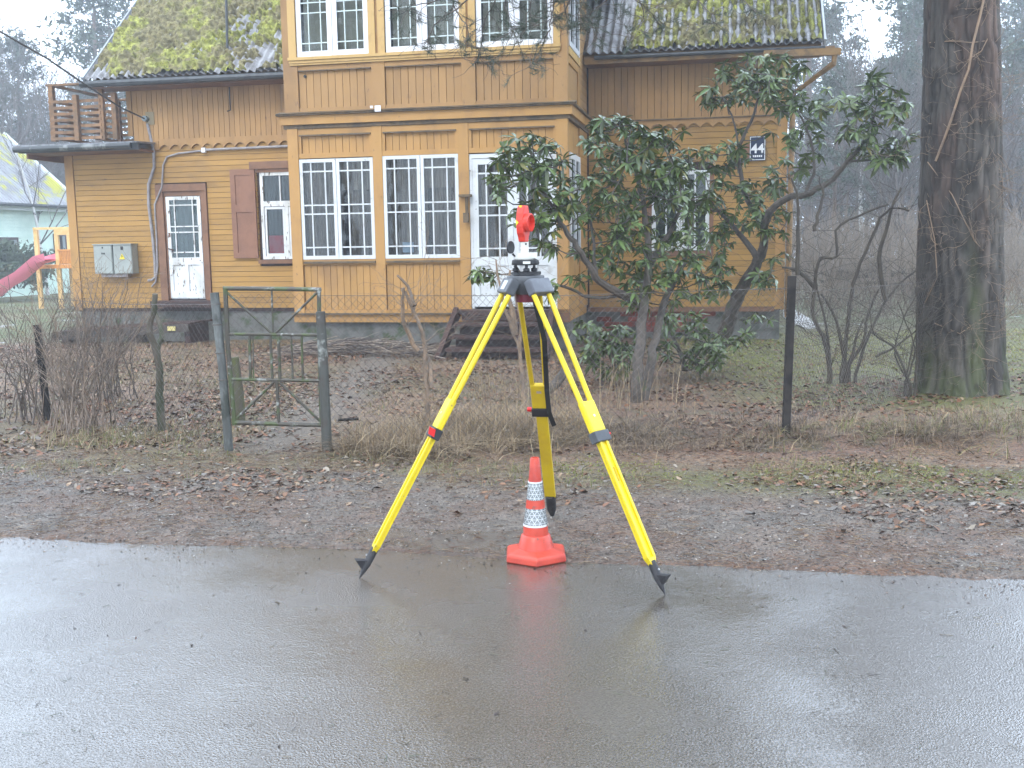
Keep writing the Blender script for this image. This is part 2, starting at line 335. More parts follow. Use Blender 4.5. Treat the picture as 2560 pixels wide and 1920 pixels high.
rn = 40; rx = np.linspace(-60, 60, rn); RX, RT = np.meshgrid(rx, np.linspace(0, 1, 12)); RY = (5.3 - 0.19 * RX) * RT + (-7.5 - 0.19 * RX) * (1 - RT)
ii = (np.arange(11)[:, None] * rn + np.arange(rn - 1)[None]).ravel()
tag(link('road', mesh_arrays('road', np.stack([RX, RY, RX * 0], -1), Fq=np.stack([ii, ii + 1, ii + rn + 1, ii + rn], 1), smooth=True), rm), kind='structure')

# ------------------------------------------------------------------ the yellow house (local axes: x along the facade, y away from the road)
BV = -2.13; HZ0 = -0.22
house = thing('wooden_house', 'old two-storey ochre wooden house with a glazed porch bay and mossy corrugated roof', 'house', tuple(HO), -YAW)
def hb(name, m, par, *b): 
    return MB().box(*b).build(name, m, par)
# walls (backing volumes behind the boards)
wall = MB().box(-2.2, 10.30, 0.03, 7.9, 0.40, 3.36).box(-0.88, 10.30, 0.032, 7.9, 3.362, 4.45).build('wall', M_darkwood, house)
hb('foundation', M_concrete, house, -2.18, 10.29, 0.06, 7.85, HZ0, 0.40)
hb('foundation', M_concrete, house, 3.02, 7.16, BV + .06, 0.06, HZ0, 0.37)
# gable triangles
for u in (-0.86, 10.26):
    MB().prism([(0.05, 4.452), (7.9, 4.452), (3.97, 7.95)], u - .02, u + .02, 'x').build('gable_wall', M_ochre_up, house)
ubox('gable_wall', M_ochre_side, house, 10.301, 10.33, 0.02, 7.88, 0.41, 4.44)
ubox('gable_wall', M_ochre_side, house, -2.235, -2.203, 0.02, 7.88, 0.41, 3.30)
# --- lower siding, one object per board
def siding(u0, u1, z0, z1, holes, step=0.092, m=M_ochre_side, v=0.0):
    z = z0
    while z < z1 - 0.02:
        t = min(z + step, z1); cuts = [(u0, u1)]
        for (a, bb, c, d) in holes:
            if t > c + .01 and z < d - .01:
                nc = []
                for (p, q) in cuts:
                    if bb <= p or a >= q: nc.append((p, q)); continue
                    if a > p + .02: nc.append((p, a))
                    if bb < q - .02: nc.append((bb, q))
                cuts = nc
        for (p, q) in cuts:
            o = ubox('siding_board', m, wall, p, q, v - 0.012, v + 0.031, z + .003, t - .004); o.rotation_euler = (math.radians(1.5 + random.uniform(-.5, .5)), 0, 0)
        z = t
siding(-2.08, 2.93, 0.46, 3.35, [(-0.49, 0.50, 0.0, 2.65), (1.44, 2.93, 1.25, 2.86)])
siding(7.24, 10.2, 0.46, 3.36, [(8.2, 9.22, 1.28, 2.70)])
# corner boards, base boards
hb('corner_board', M_ochre, house, -2.25, -2.09, -0.03, 0.0, 0.42, 3.24)
hb('corner_board', M_ochre, house, 10.20, 10.35, -0.03, 0.018, 0.42, 4.30)
hb('corner_board', M_ochre_up, house, -0.93, -0.84, -0.055, 0.0, 3.50, 4.30)
# --- upper vertical boards
def vboards(u0, u1, z0, z1, step, m, par, v0, v1, name='wall_board'):
    nb = max(1, round((u1 - u0) / step)); w = (u1 - u0) / nb
    for i in range(nb): ubox(name, m, par, u0 + i * w + .0035, u0 + (i + 1) * w - .0035, v0 + random.uniform(-.002, .002), v1, z0, z1)
vboards(-0.83, 2.93, 3.40, 4.28, 0.096, M_ochre_up, wall, -0.045, 0.03)
vboards(7.24, 10.19, 3.44, 4.28, 0.105, M_ochre_up, wall, -0.045, 0.03)
# scalloped board ends
def scallops(u0, u1, z, w=0.2, h=0.075):
    nb = round((u1 - u0) / w); w = (u1 - u0) / nb; me = None
    pts = [(-w / 2, 0.10), (w / 2, 0.10)] + [(w / 2 - t * w, -h * (1 - abs(2 * t - 1) ** 1.6) * 0.0 + h * (abs(2 * t - 1) ** 2.0) * -1 + 0.0) for t in np.linspace(0, 1, 9)]
    me = MB().prism(pts, -0.052, -0.02, 'y').mesh('scallop'); me.materials.append(M_ochre_up)
    for i in range(nb): link('scallop', me, None, wall, (u0 + (i + .5) * w, 0, z))
scallops(-0.35, 2.93, 3.325); scallops(7.25, 10.19, 3.36)
hb('wall_board', M_ochre_up, wall, -0.84, -0.36, -0.05, 0.0, 3.25, 3.40)
hb('drip_moulding', M_cornice, house, 7.24, 10.2, -0.075, -0.053, 3.425, 3.445)
# --- main roof
SL = 0.9; EZ = 4.36; EVV = -0.50; RV = 3.97
L_sl = math.hypot(1, SL)
def roof_pt(u, s, lift=0.0):      # s = distance up the slope from the eave
    v = EVV + s / L_sl; z = EZ + (v - EVV) * SL
    return u - 0 * u, v - lift * SL / L_sl, z + lift / L_sl
roofm = MB().prism([(EVV + .12, EZ + .05), (RV, EZ + (RV - EVV) * SL - .07), (RV * 2 - EVV - .12, EZ + .05), (RV * 2 - EVV - .12, EZ - .02), (RV, EZ + (RV - EVV) * SL - .16), (EVV + .12, EZ - .02)], -1.36, 10.80, 'x').build('roof', M_fascia, house)
PW = 0.132; AMP = 0.024
nper = 8; wsh = nper * PW; nu = nper * 10 + 1; uu = np.linspace(0, wsh, nu); ls = 1.32; ssn = np.linspace(0, ls, 5)
U_, S_ = np.meshgrid(uu, ssn); W_ = AMP * np.cos(2 * PI * U_ / PW) + 0.014 * (1 - S_ / ls)
sv = S_ / L_sl - W_ * SL / L_sl; sz = S_ * SL / L_sl + W_ / L_sl
ii = (np.arange(4)[:, None] * nu + np.arange(nu - 1)[None]).ravel()
sheet_me = mesh_arrays('roof_sheet', np.stack([U_, sv, sz], -1), Fq=np.stack([ii, ii + 1, ii + nu + 1, ii + nu], 1), smooth=True); sheet_me.materials.append(M_roof)
u = -1.42
wk = (10.86 + 1.42) / 12 / wsh
while u < 10.8:
    for r in range(5):
        s0 = r * 1.22
        if 2.96 < u < 6.1 and r < 2: continue
        v, z = EVV + s0 / L_sl, EZ + s0 * SL / L_sl
        o = link('roof_sheet', sheet_me, None, roofm, (u, v, z + 0.055)); o.rotation_euler = (random.uniform(-.003, .003), 0, random.uniform(-.003, .003)); o.scale = (wk, 1, 1)
    u += wsh * wk
# far slope as one sheet
back = MB(); back.add([(-1.42, RV, EZ + .11 + (RV - EVV) * SL), (10.84, RV, EZ + .11 + (RV - EVV) * SL), (10.84, RV * 2 - EVV, EZ + .05), (-1.42, RV * 2 - EVV, EZ + .05)], [(0, 1, 2, 3)]); back.build('rear_slope', M_roof, roofm)
MB().beam((-1.42, RV, EZ + .17 + (RV - EVV) * SL), (10.84, RV, EZ + .17 + (RV - EVV) * SL), .3, .06).build('ridge_cap', M_roof, roofm)
for u in (-1.43, 10.84):
    MB().beam((u, EVV - .0, EZ + .035), (u, RV, EZ + .03 + (RV - EVV) * SL), .03, .15, (0, -SL, 1)).build('verge_board', mat('pale_verge', (.4, .42, .44), rough=.6) if u > 0 else mat('grey_verge', (.3, .32, .34), rough=.6), roofm)
# moss growing on the sheets (a lumpy blanket)
def moss(u0, u1, s0, s1, side):
    du = 0.016; nu = int((u1 - u0) / du); ns = int((s1 - s0) / du); U_, S_ = np.meshgrid(np.linspace(u0, u1, nu), np.linspace(s0, s1, ns))
    big = vnoise(U_, S_, 0.9, 0) * .35 + vnoise(U_, S_, 0.32, 1) * .30 + vnoise(U_, S_, 0.12, 2) * .32 + .30 * (vnoise(U_, S_, .05, 3) - .5)
    wave = np.cos(2 * PI * (U_ + 1.42) / (PW * wk))
    if side == 'l':
        bare = sstep(1.0, 0.1, S_ * 1.15 + (U_ + 1.4) * .40 + .35 * vnoise(U_, S_, .4, 2)) * .55
        bare = bare + np.exp(-((U_ - 1.62 - S_ * .12) / 0.10) ** 2) * sstep(1.3, .6, S_) * .18
        thr = 0.27 + bare + 0.11 * wave * sstep(0.9, 0, U_ + S_ * .4)
    else:
        bare = sstep(9.6, 10.7, U_) * .10 + sstep(8.0, 7.62, U_) * .7
        thr = 0.375 + bare + 0.15 * wave
    t = np.clip((big - thr) * 9, 0, 1)
    th = t * (0.012 + 0.10 * vnoise(U_, S_, 0.085, 4) ** 1.6 + 0.045 * vnoise(U_, S_, 0.035, 1)) - 0.03 * (t <= 0)
    lift = 0.055 / L_sl * 1.0 + AMP * wave * (1 - .6 * t) + 0.012 + th
    v = EVV + S_ / L_sl - (lift - .045) * SL / L_sl; z = EZ + S_ * SL / L_sl + 0.055 + (lift - .045) / L_sl
    ok = t > 0; okq = (ok[:-1, :-1] | ok[1:, :-1] | ok[:-1, 1:] | ok[1:, 1:]).ravel()
    ii = (np.arange(ns - 1)[:, None] * nu + np.arange(nu - 1)[None]).ravel()[okq]
    Q = np.stack([ii, ii + 1, ii + nu + 1, ii + nu], 1); used = np.unique(Q); rem = np.zeros(nu * ns, np.int64); rem[used] = np.arange(len(used))
    n1 = vnoise(U_, S_, .55, 5) * .5 + vnoise(U_, S_, .2, 6) * .3 + vnoise(U_, S_, .07, 7) * .3
    g = sstep(.42, .72, n1 + (.16 * sstep(0.0, 2.6, U_ + .3 * S_) - .10 if side == 'l' else -.02))[..., None]
    c = np.array([.18, .155, .075]) * (1 - g) + np.array([.26, .265, .06]) * g; c = c * (.45 + 1.1 * vnoise(U_, S_, .045, 6)[..., None])
    o = link('moss', mesh_arrays('moss', np.stack([U_, v, z], -1).reshape(-1, 3)[used], Fq=rem[Q], smooth=True, col=c.reshape(-1, 3)[used]), M_mossv, roofm); o['kind'] = 'stuff'
M_mossv = mat('moss_cushions', (1, 1, 1), attr=True, rough=0.95, bump=0.01, bscale=70, c2=(.05, .04, .02), scale=45, lo=.52, hi=.66)
moss(-1.35, 2.95, 0.02, 3.6, 'l'); moss(7.25, 10.8, 0.02, 2.6, 'r')
# eaves: dark gutter on the left, fascia and rafter ends on the right
MB().tube([(-1.48, EVV - .04, EZ - .02), (2.93, EVV - .04, EZ - .035)], .055, 8).build('gutter', M_gutter, house)
hb('soffit', M_brown, house, -1.36, 2.93, EVV + .02, -0.05, EZ - .09, EZ - .07)
hb('soffit', M_brown, house, 7.24, 10.8, EVV + .02, -0.05, EZ - .09, EZ - .07)
hb('fascia_board', M_fascia, house, 7.24, 10.98, EVV - .01, EVV + .02, EZ - .10, EZ - .005)
MB().tube([(7.4, EVV - .05, EZ - .012), (10.84, EVV - .05, EZ - .03)], .03, 8).build('gutter', M_gutter, house)
MB().beam((9.95, EVV - .06, EZ - .085), (11.06, EVV - .06, EZ - .10), .09, .10).build('gutter', M_fascia, house)
MB().tube([(10.98, EVV - .05, EZ - .12), (10.97, EVV - .05, EZ - .26), (10.42, -0.10, EZ - .62), (10.40, -0.10, .3)], .045, 8).build('downpipe', M_fascia, house)
# roof pole
MB().tube([(1.03, -0.05, 4.70), (1.04, 0.1, 7.6)], .022, 6).build('roof_pole', M_gutter, roofm)
MB().tube([(1.06, -.10, 4.25), (1.06, -.10, 3.95), (1.08, -.14, 3.86), (1.02, -.14, 3.84)], .012, 5).build('iron_hook', M_black, house)

# --- left porch roof with balcony above
tag(hb('porch_roof', M_gutter, house, -2.72, -0.42, -0.62, -0.56, 3.21, 3.33), kind=None)
MB().prism([(-0.66, 3.345), (1.6, 3.46), (1.6, 3.40), (-0.66, 3.32)], -2.80, -0.42, 'x').build('roof_sheet', mat('wet_sheet_metal', (.22, .22, .23), (.10, .1, .105), 3, .18, stretch=(3, 1, 1), spec=.8), house)
hb('soffit', M_brown, house, -2.62, -0.45, -0.56, 0.0, 3.20, 3.235)
hb('bargeboard', M_brown, house, -2.66, -2.62, -0.5, 1.6, 3.12, 3.30)
MB().tube([(-2.78, -.66, 3.27), (-0.52, -.66, 3.275)], .05, 8).build('gutter', mat('worn_gutter', (.05, .055, .057), (.2, .21, .2), 2.2, .4, lo=.5, hi=.6, stretch=(2, 1, 1)), house)
balc = thing('balcony_railing', 'brown slatted balcony railing above the left porch roof', 'railing', tuple(hw(0, 0, 3.40)), -YAW)
bz = 0.0
def post(x, y, z1=0.95, w=.085): ubox('post', M_newwood, balc, x - w / 2, x + w / 2, y - w / 2, y + w / 2, 0.02, z1)
for (x, y) in ((-2.18, -.35), (-1.72, -.35), (-1.22, -.35), (-0.98, -.35), (-2.12, 1.6), (-1.6, 1.6), (-1.1, 1.6)): post(x, y, 0.96 if x in (-2.18, -1.22, -2.12, -1.1) else .80)
k = 0
for z in np.arange(0.06, 0.78, 0.105):
    for x0, x1 in ((-2.22, -1.22), (-1.22, -0.93)):
        mid = (x0 + x1) / 2; s = 1 if k % 2 else -1
        MB().beam((x0, -.35 + s * .05, z), (mid, -.35 - s * .05, z + .01), .018, .05).beam((mid, -.35 - s * .05, z + .01), (x1, -.35 + s * .05, z), .018, .05).build('slat', M_newwood, balc); k += 1
    MB().beam((-2.2, -.33 + .05 * (-1) ** k, z + .02), (-2.14, 1.6, z + .03), .018, .05).build('slat', M_newwood, balc)
    MB().beam((-2.16, 1.62, z + .05), (-0.95, 1.62, z + .04), .018, .05).build('slat', M_newwood, balc)
MB().beam((-2.26, -.35, .98), (-1.0, -.35, .98), .10, .035).build('handrail', M_newwood, balc)
MB().beam((-2.2, -.30, .985), (-2.12, 1.62, .985), .10, .035).build('handrail', M_newwood, balc)
MB().beam((-2.12, 1.62, .985), (-0.95, 1.62, .985), .10, .035).build('handrail', M_newwood, balc)
MB().beam((-1.2, -.33, .78), (-0.95, -.33, .80), .03, .05).build('slat', M_newwood, balc)

# --- windows
def casement(par_name, u0, u1, z0, z1, v, m, cols, rows, fw=0.05, bw=0.02, curtain=None, leaves=2, fm=None, par=house, depth=.05, gap=0.0):
    """frame > leaves with glazing bars, a pane and a curtain behind"""
    win = MB(); ow = 0.02
    win.box(u0, u1, v + .01, v + depth, z0 - .0, z0 + ow).box(u0, u1, v + .01, v + depth, z1 - ow, z1).box(u0, u0 + ow, v + .01, v + depth, z0 + ow, z1 - ow).box(u1 - ow, u1, v + .01, v + depth, z0 + ow, z1 - ow)
    w = win.build(par_name, m, par)
    lw = (u1 - u0) / leaves
    for i in range(leaves):
        a, bb = u0 + i * lw + .004, u0 + (i + 1) * lw - .004
        MB().box(a, a + fw, v, v + .035, z0, z1).box(bb - fw, bb, v, v + .035, z0, z1).box(a + fw, bb - fw, v, v + .035, z0, z0 + fw * 1.1).box(a + fw, bb - fw, v, v + .035, z1 - fw, z1).build('sash', m, w)
        ga, gb, gc, gd = a + fw, bb - fw, z0 + fw * 1.1, z1 - fw; bars = MB()
        for c in cols: x = ga + (gb - ga) * c; MB().box(x - bw / 2, x + bw / 2, v + .006, v + .03, gc, gd).build('glazing_bar', fm or m, w)
        for r in rows: z = gd - (gd - gc) * r; MB().box(ga, gb, v + .008, v + .028, z - bw / 2, z + bw / 2).build('glazing_bar', fm or m, w)
        MB().box(ga - .005, gb + .005, v + .018, v + .021, gc - .005, gd + .005).build('pane', M_glass, w)
    return w
def curtain(u0, u1, z0, z1, v, m, par, amp=.02, per=.09, name='curtain'):
    n = int((u1 - u0) / .012) + 2; uu = np.linspace(u0, u1, n); ph = 2 * PI * uu / per + 2 * np.sin(uu * 7)
    V = np.zeros((2, n, 3)); V[:, :, 0] = uu; V[:, :, 1] = v + amp * np.sin(ph); V[0, :, 2] = z0; V[1, :, 2] = z1
    ii = np.arange(n - 1); return link(name, mesh_arrays(name, V, Fq=np.stack([ii, ii + 1, ii + n + 1, ii + n], 1), smooth=True), m, par)
CB, RB = (0.27, 0.74), (0.095, 0.455, 0.55, 0.91)
W1 = casement('window', 3.134, 4.298, 1.322, 2.812, BV - .015, M_white, CB, RB)
W2 = casement('window', 4.445, 5.60, 1.322, 2.822, BV - .015, M_white, CB, RB)
for w, a, bb in ((W1, 3.15, 4.29), (W2, 4.46, 5.59)):
    curtain(a, a + .62, 1.32, 2.80, BV + .12, M_curt, w); curtain(a + .70, bb, 1.32, 2.80, BV + .14, M_curt, w)
    curtain(a + .55, bb, 2.35, 2.80, BV + .10, M_curt, w, .01, .15, 'valance')
MB().box(4.70, 4.87, BV + .05, BV + .055, 1.41, 1.56).build('picture', mat('blue_white_card', (.5, .58, .75), rough=.5), W2)
MB().tube([(4.98, BV + .05, 1.46), (4.98, BV + .057, 1.46)], .045, 16).build('sticker', M_pvc, W2)
# dark room behind the glass of the porch: floor and back wall
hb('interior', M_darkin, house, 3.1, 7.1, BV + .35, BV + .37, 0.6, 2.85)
# upper windows (white plastic, thin bars inside the panes)
M_bar = mat('pale_green_bar', (.6, .68, .66), rough=.4)
for (a, bb) in ((3.172, 4.292), (4.547, 5.655), (5.90, 7.015)):
    w = casement('window', a, bb, 4.292, 5.66, BV - .01, M_pvc, (.29, .76), (.105, .43, .55, .905), fw=.075, bw=.016, fm=M_bar, depth=.06)
    o = MB().box(a + .08, bb - .08, BV + .10, BV + .11, 4.36, 5.60).build('blind', M_blind, w)
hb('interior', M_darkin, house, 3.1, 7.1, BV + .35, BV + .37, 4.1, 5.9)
# --- bay frame, lower storey
def bay(name, m, *b): return hb(name, m, house, *b)
for (a, bb) in ((2.97, 3.134), (4.298, 4.445), (5.60, 5.757), (7.045, 7.21)):
    bay('post', M_ochre, a, bb, BV - (.03 if a in (2.97, 7.045) else .02), BV + .12, 0.51, 3.26)
M_panelshadow = M_darkwood
for (a, bb) in ((3.136, 4.296), (4.447, 5.598)):
    bay('rail', M_ochre, a, bb, BV - .012, BV + .1, 1.235, 1.318)                       # under the window
    bay('sill', M_cornice, a + .02, bb - .0, BV - .05, BV - .014, 1.262, 1.292)
    bay('rail', M_ochre, a, bb, BV - .012, BV + .1, 0.51, 0.56)
    vboards(a + .004, bb - .004, 0.562, 1.232, .102, M_ochre, house, BV + .012, BV + .06, 'panel_board')
for (a, bb) in ((3.136, 4.296), (4.447, 5.598), (5.759, 7.043)):
    bay('rail', M_ochre, a, bb, BV - .012, BV + .1, 2.826, 2.90)
    bay('rail', M_ochre, a, bb, BV - .012, BV + .1, 3.16, 3.258)
    bay('stile', M_ochre, a, a + .045, BV - .010, BV + .1, 2.902, 3.158); bay('stile', M_ochre, bb - .045, bb, BV - .010, BV + .1, 2.902, 3.158)
    vboards(a + .047, bb - .047, 2.902, 3.158, .105, M_ochre, house, BV + .02, BV + .06, 'panel_board')
    bay('moulding', M_cornice, a + .02, bb - .02, BV - .035, BV - .014, 3.150, 3.172)
bay('skirt_board', M_ochre, 2.96, 5.62, BV - .03, BV + .1, 0.37, 0.485)
bay('skirt_moulding', M_cornice, 2.94, 5.75, BV - .075, BV + .1, 0.487, 0.508)
bay('skirt_board', M_brown, 5.62, 7.215, BV - .03, BV + .1, 0.37, 0.56)
# cornice between storeys (front and right return)
for (m, o, z0, z1) in ((M_cornice, .035, 3.262, 3.315), (M_ochre, .075, 3.317, 3.445), (M_cornice, .12, 3.447, 3.470)):
    MB().box(2.955 - o, 7.21 + o, BV - o, BV + .1, z0, z1).box(7.1, 7.21 + o, BV + .1, -.03, z0, z1).build('cornice', m, house)
MB().prism([(BV - .14, 3.472), (BV + .02, 3.515), (BV + .02, 3.472)], 2.84, 7.34, 'x').build('cornice_flashing', M_cornice, house)
MB().box(4.40, 4.49, BV - .155, BV - .145, 3.45, 3.535).box(4.33, 4.37, BV - .155, BV - .145, 3.50, 3.535).build('enamel_bracket', M_pvc, house)
# --- bay frame, upper storey
for (a, bb) in ((2.945, 3.17), (7.018, 7.213)): bay('post', M_ochre_up, a, bb, BV - .02, BV + .12, 3.5, 5.95)
for (a, bb) in ((4.32, 4.52), (5.675, 5.88)): bay('post', M_ochre_up, a, bb, BV - .018, BV + .12, 3.5, 5.95)
for (a, bb) in ((3.172, 4.318), (4.522, 5.673), (5.882, 7.016)):
    bay('rail', M_ochre_up, a, bb, BV - .008, BV + .1, 3.5, 3.56); bay('rail', M_ochre_up, a, bb, BV - .008, BV + .1, 4.10, 4.172)
    vboards(a + .004, bb - .004, 3.562, 4.098, .112, M_ochre_up, house, BV + .014, BV + .06, 'panel_board')
    bay('moulding', M_cornice, a + .01, bb - .01, BV - .03, BV - .010, 4.088, 4.104)
    bay('header', M_ochre_up, a, bb, BV - .02, BV + .1, 5.67, 5.95)
for (a, bb) in ((3.055, 3.168), (4.296, 4.40), (4.44, 4.543), (5.66, 5.76), (5.795, 5.895), (7.02, 7.115)):
    bay('casing', M_trim, a, bb, BV - .045, BV - .022, 4.29, 5.75)
MB().box(3.045, 7.125, BV - .075, BV - .01, 4.245, 4.288).box(3.055, 7.115, BV - .055, BV - .012, 4.205, 4.243).box(3.06, 7.10, BV - .04, BV - .012, 4.176, 4.203).build('window_sill', M_trim, house)
MB().tube([(3.28, BV + .016, 4.02), (3.28, BV - .012, 4.02)], .022, 10).build('vent_cap', M_black, house)
# bay right side (seen at a grazing angle)
bay('side_wall', M_ochre, 7.15, 7.19, BV + .12, 0.0, 0.37, 3.26); bay('side_wall', M_ochre_up, 7.15, 7.19, BV + .12, 0.0, 3.47, 5.95)
bay('side_wall', M_ochre, 2.97, 3.02, BV + .12, 0.0, 0.37, 3.26); bay('side_wall', M_ochre_up, 2.95, 3.0, BV + .12, 0.0, 3.47, 5.95)
def sidewin(z0, z1, v0, v1):
    w = MB(); 
    for (a, bb) in ((v0, v0 + .08), ((v0 + v1) / 2 - .06, (v0 + v1) / 2 + .06), (v1 - .08, v1)): w.box(7.191, 7.23, a, bb, z0, z1)
    w.box(7.191, 7.228, v0 + .08, v1 - .08, z0, z0 + .08).box(7.191, 7.228, v0 + .08, v1 - .08, z1 - .08, z1)
    w = w.build('side_window', M_pvc, house); MB().box(7.192, 7.198, v0 + .05, v1 - .05, z0 + .05, z1 - .05).build('pane', M_darkin, w)
sidewin(4.29, 5.66, -1.98, -.95); sidewin(1.32, 2.81, -1.98, -.95)
bay('casing', M_trim, 7.192, 7.22, -2.0, -.86, 4.18, 4.285); bay('casing', M_trim, 7.192, 7.224, -.948, -.86, 4.287, 5.8)
z = 3.5
while z < 5.9:
    o = ubox('siding_board', M_ochre_up, house, 7.19, 7.212, -.855, -.01, z, z + .105); z += .112
z = 0.5
while z < 3.2:
    o = ubox('siding_board', M_ochre, house, 7.19, 7.212, -.90, -.01, z, z + .105); z += .112
MB().box(7.191, 7.21, -2.08, -1.98, 3.5, 4.16).box(7.191, 7.21, -1.0, -.86, 3.5, 4.16).box(7.191, 7.21, -1.98, -1.0, 4.06, 4.16).box(7.191, 7.21, -1.98, -1.0, 3.5, 3.58).build('side_panel_frame', M_ochre, house)
# gable of the bay and its roof (above the frame of the photograph)
MB().prism([(2.95, 5.952), (7.21, 5.952), (5.08, 8.0)], BV + .0, BV + .1, 'y').build('bay_gable', M_ochre_up, house)
br = MB()
for s in (-1, 1): br.add([(5.08, BV - .45, 8.13), (5.08 + s * 2.55, BV - .45, 5.70), (5.08 + s * 2.55, 3.2, 5.70), (5.08, 3.2, 8.13), (5.08, BV - .45, 8.05), (5.08 + s * 2.55, BV - .45, 5.62), (5.08 + s * 2.55, 3.2, 5.62), (5.08, 3.2, 8.05)],
                         [(0, 1, 2, 3), (4, 7, 6, 5), (0, 4, 5, 1), (1, 5, 6, 2), (2, 6, 7, 3)])
br.build('bay_roof', M_roof, house)
hb('chimney', mat('chimney_brick', (.2, .07, .045), (.12, .05, .04), 8, .9), house, 6.2, 6.8, 3.6, 4.2, 7.6, 9.6)
# --- double entrance door of the bay
def door_leaf(par, a, bb, z0, z1, v, m, gz0, gz1, cols, rows, fw=.085):
    MB().box(a, a + fw, v, v + .04, z0, z1).box(bb - fw, bb, v, v + .04, z0, z1).box(a + fw, bb - fw, v, v + .04, gz1, z1).box(a + fw, bb - fw, v, v + .04, z0, z0 + .12) \
        .box(a + fw, bb - fw, v, v + .04, gz0 - .13, gz0).box((a + bb) / 2 - .04, (a + bb) / 2 + .04, v, v + .04, z0 + .12, gz0 - .13).build('leaf_frame', m, par)
    for (p, q) in ((a + fw, (a + bb) / 2 - .04), ((a + bb) / 2 + .04, bb - fw)):
        MB().box(p, q, v + .018, v + .03, z0 + .12, gz0 - .13).build('door_panel', m, par)
    ga, gb = a + fw, bb - fw
    for c in cols: x = ga + (gb - ga) * c; MB().box(x - .011, x + .011, v + .006, v + .032, gz0, gz1).build('glazing_bar', m, par)
    for r in rows: z = gz1 - (gz1 - gz0) * r; MB().box(ga, gb, v + .008, v + .03, z - .011, z + .011).build('glazing_bar', m, par)
    MB().box(ga, gb, v + .018, v + .021, gz0, gz1).build('pane', M_glass, par)
dr = MB().box(5.76, 5.80, BV + .0, BV + .1, .57, 2.81).box(7.0, 7.04, BV + .0, BV + .1, .57, 2.81).box(5.80, 7.0, BV + .0, BV + .1, 2.75, 2.81).build('entrance_door', M_white, house)
door_leaf(dr, 5.80, 6.40, .60, 2.745, BV + .01, M_white, 1.33, 2.66, (.28, .72), (.095, .44, .55, .91))
door_leaf(dr, 6.405, 7.0, .60, 2.745, BV + .01, M_white, 1.33, 2.66, (.28, .72), (.095, .44, .55, .91))
curtain(5.84, 6.96, .62, 2.74, BV + .14, M_curt, dr)
MB().box(5.70, 5.74, BV - .05, BV - .021, 1.88, 2.22).box(5.62, 5.80, BV - .12, BV - .021, 2.20, 2.235).box(5.685, 5.755, BV - .13, BV - .052, 1.83, 1.97).build('wall_lamp', M_cornice, house)
# --- left door with brown surround
MB().box(-.483, -.345, -.045, .03, .60, 2.52).box(.40, .49, -.045, .03, .60, 2.52).box(-.483, .49, -.05, .03, 2.522, 2.646).build('door_surround', M_brown, house)
MB().box(-.344, -.31, -.01, .12, .62, 2.52).box(.36, .399, -.01, .12, .62, 2.52).box(-.31, .36, -.01, .12, 2.44, 2.52).build('door_lining', M_brown, house)
dl = hb('side_door', M_peel, house, -.308, .358, .010, .028, .62, .64)
door_leaf(dl, -.305, .355, .64, 2.43, -.018, M_peel, 1.36, 2.37, (.17, .83), (.09, .46, .56, .91), .065)
curtain(-.25, .30, 1.2, 2.4, .020, M_greycurt, dl, .003, .2)
MB().beam((-.30, -.035, 1.52), (-.19, -.035, 1.49), .02, .02).build('door_handle', mat('rust', (.09, .045, .03), rough=.7), dl)
MB().box(-.285, -.25, -.026, -.019, 1.72, 1.80).build('lock_plate', mat('rust_plate', (.16, .09, .06), rough=.8), dl)
hb('doorstep', M_darkwood, house, -.56, .62, -.30, .0, .49, .60)
# --- left window with shutter
hb('window_header', M_brown, house, 1.34, 2.93, -.075, -.0, 2.86, 2.985)
hb('window_header', M_brown, house, 1.44, 2.93, -.045, .0, 2.80, 2.858)
hb('window_sill', M_brown, house, 1.44, 2.93, -.09, .0, 1.235, 1.30)
WL = MB().box(1.505, 1.56, -.03, .03, 1.31, 2.80).box(2.40, 2.46, -.03, .03, 1.31, 2.80).box(1.56, 2.40, -.03, .03, 2.745, 2.80).box(1.56, 2.40, -.03, .03, 2.22, 2.31).box(1.56, 2.40, -.03, .03, 1.31, 1.36).box(1.95, 2.01, -.028, .03, 1.36, 2.22).build('window', M_peel, house)
MB().box(1.57, 1.605, -.022, .02, 1.36, 2.21).box(1.90, 1.945, -.022, .02, 1.36, 2.21).box(1.605, 1.90, -.022, .02, 2.17, 2.21).box(1.605, 1.90, -.022, .02, 1.36, 1.41).build('sash', M_white, WL)
MB().box(2.015, 2.05, -.022, .02, 1.36, 2.21).box(2.05, 2.40, -.022, .02, 2.17, 2.21).box(2.05, 2.40, -.022, .02, 1.36, 1.41).build('sash', M_white, WL)
MB().box(1.86, 1.88, -.02, .02, 2.31, 2.745).build('glazing_bar', M_white, WL)
MB().box(1.56, 2.40, .0, .003, 1.36, 2.745).build('pane', M_glass, WL)
hb('interior', M_darkin, house, 1.5, 2.5, .026, .029, 1.31, 2.80)
curtain(1.56, 2.4, 2.31, 2.745, .018, M_darkcurt, WL, .005); curtain(1.62, 1.92, 1.62, 2.2, .018, M_darkcurt, WL, .004)
MB().box(1.615, 1.895, .006, .016, 1.37, 1.72).build('cushion', mat('red_cushion', (.62, .03, .05), (.5, .06, .08), 6, .8), WL)
MB().box(2.06, 2.3, .006, .016, 1.37, 1.68).build('cushion', mat('cream_cushion', (.5, .46, .4), rough=.8), WL)
SHm = MB().box(.965, 1.055, -.06, -.025, 1.335, 2.865).box(1.35, 1.425, -.06, -.025, 1.335, 2.865).box(1.055, 1.35, -.06, -.025, 2.765, 2.865).box(1.055, 1.35, -.06, -.025, 2.13, 2.26).box(1.055, 1.35, -.06, -.025, 1.335, 1.43).build('shutter', mat('terracotta_paint', (.27, .13, .075), (.22, .105, .062), 4, .55), house)
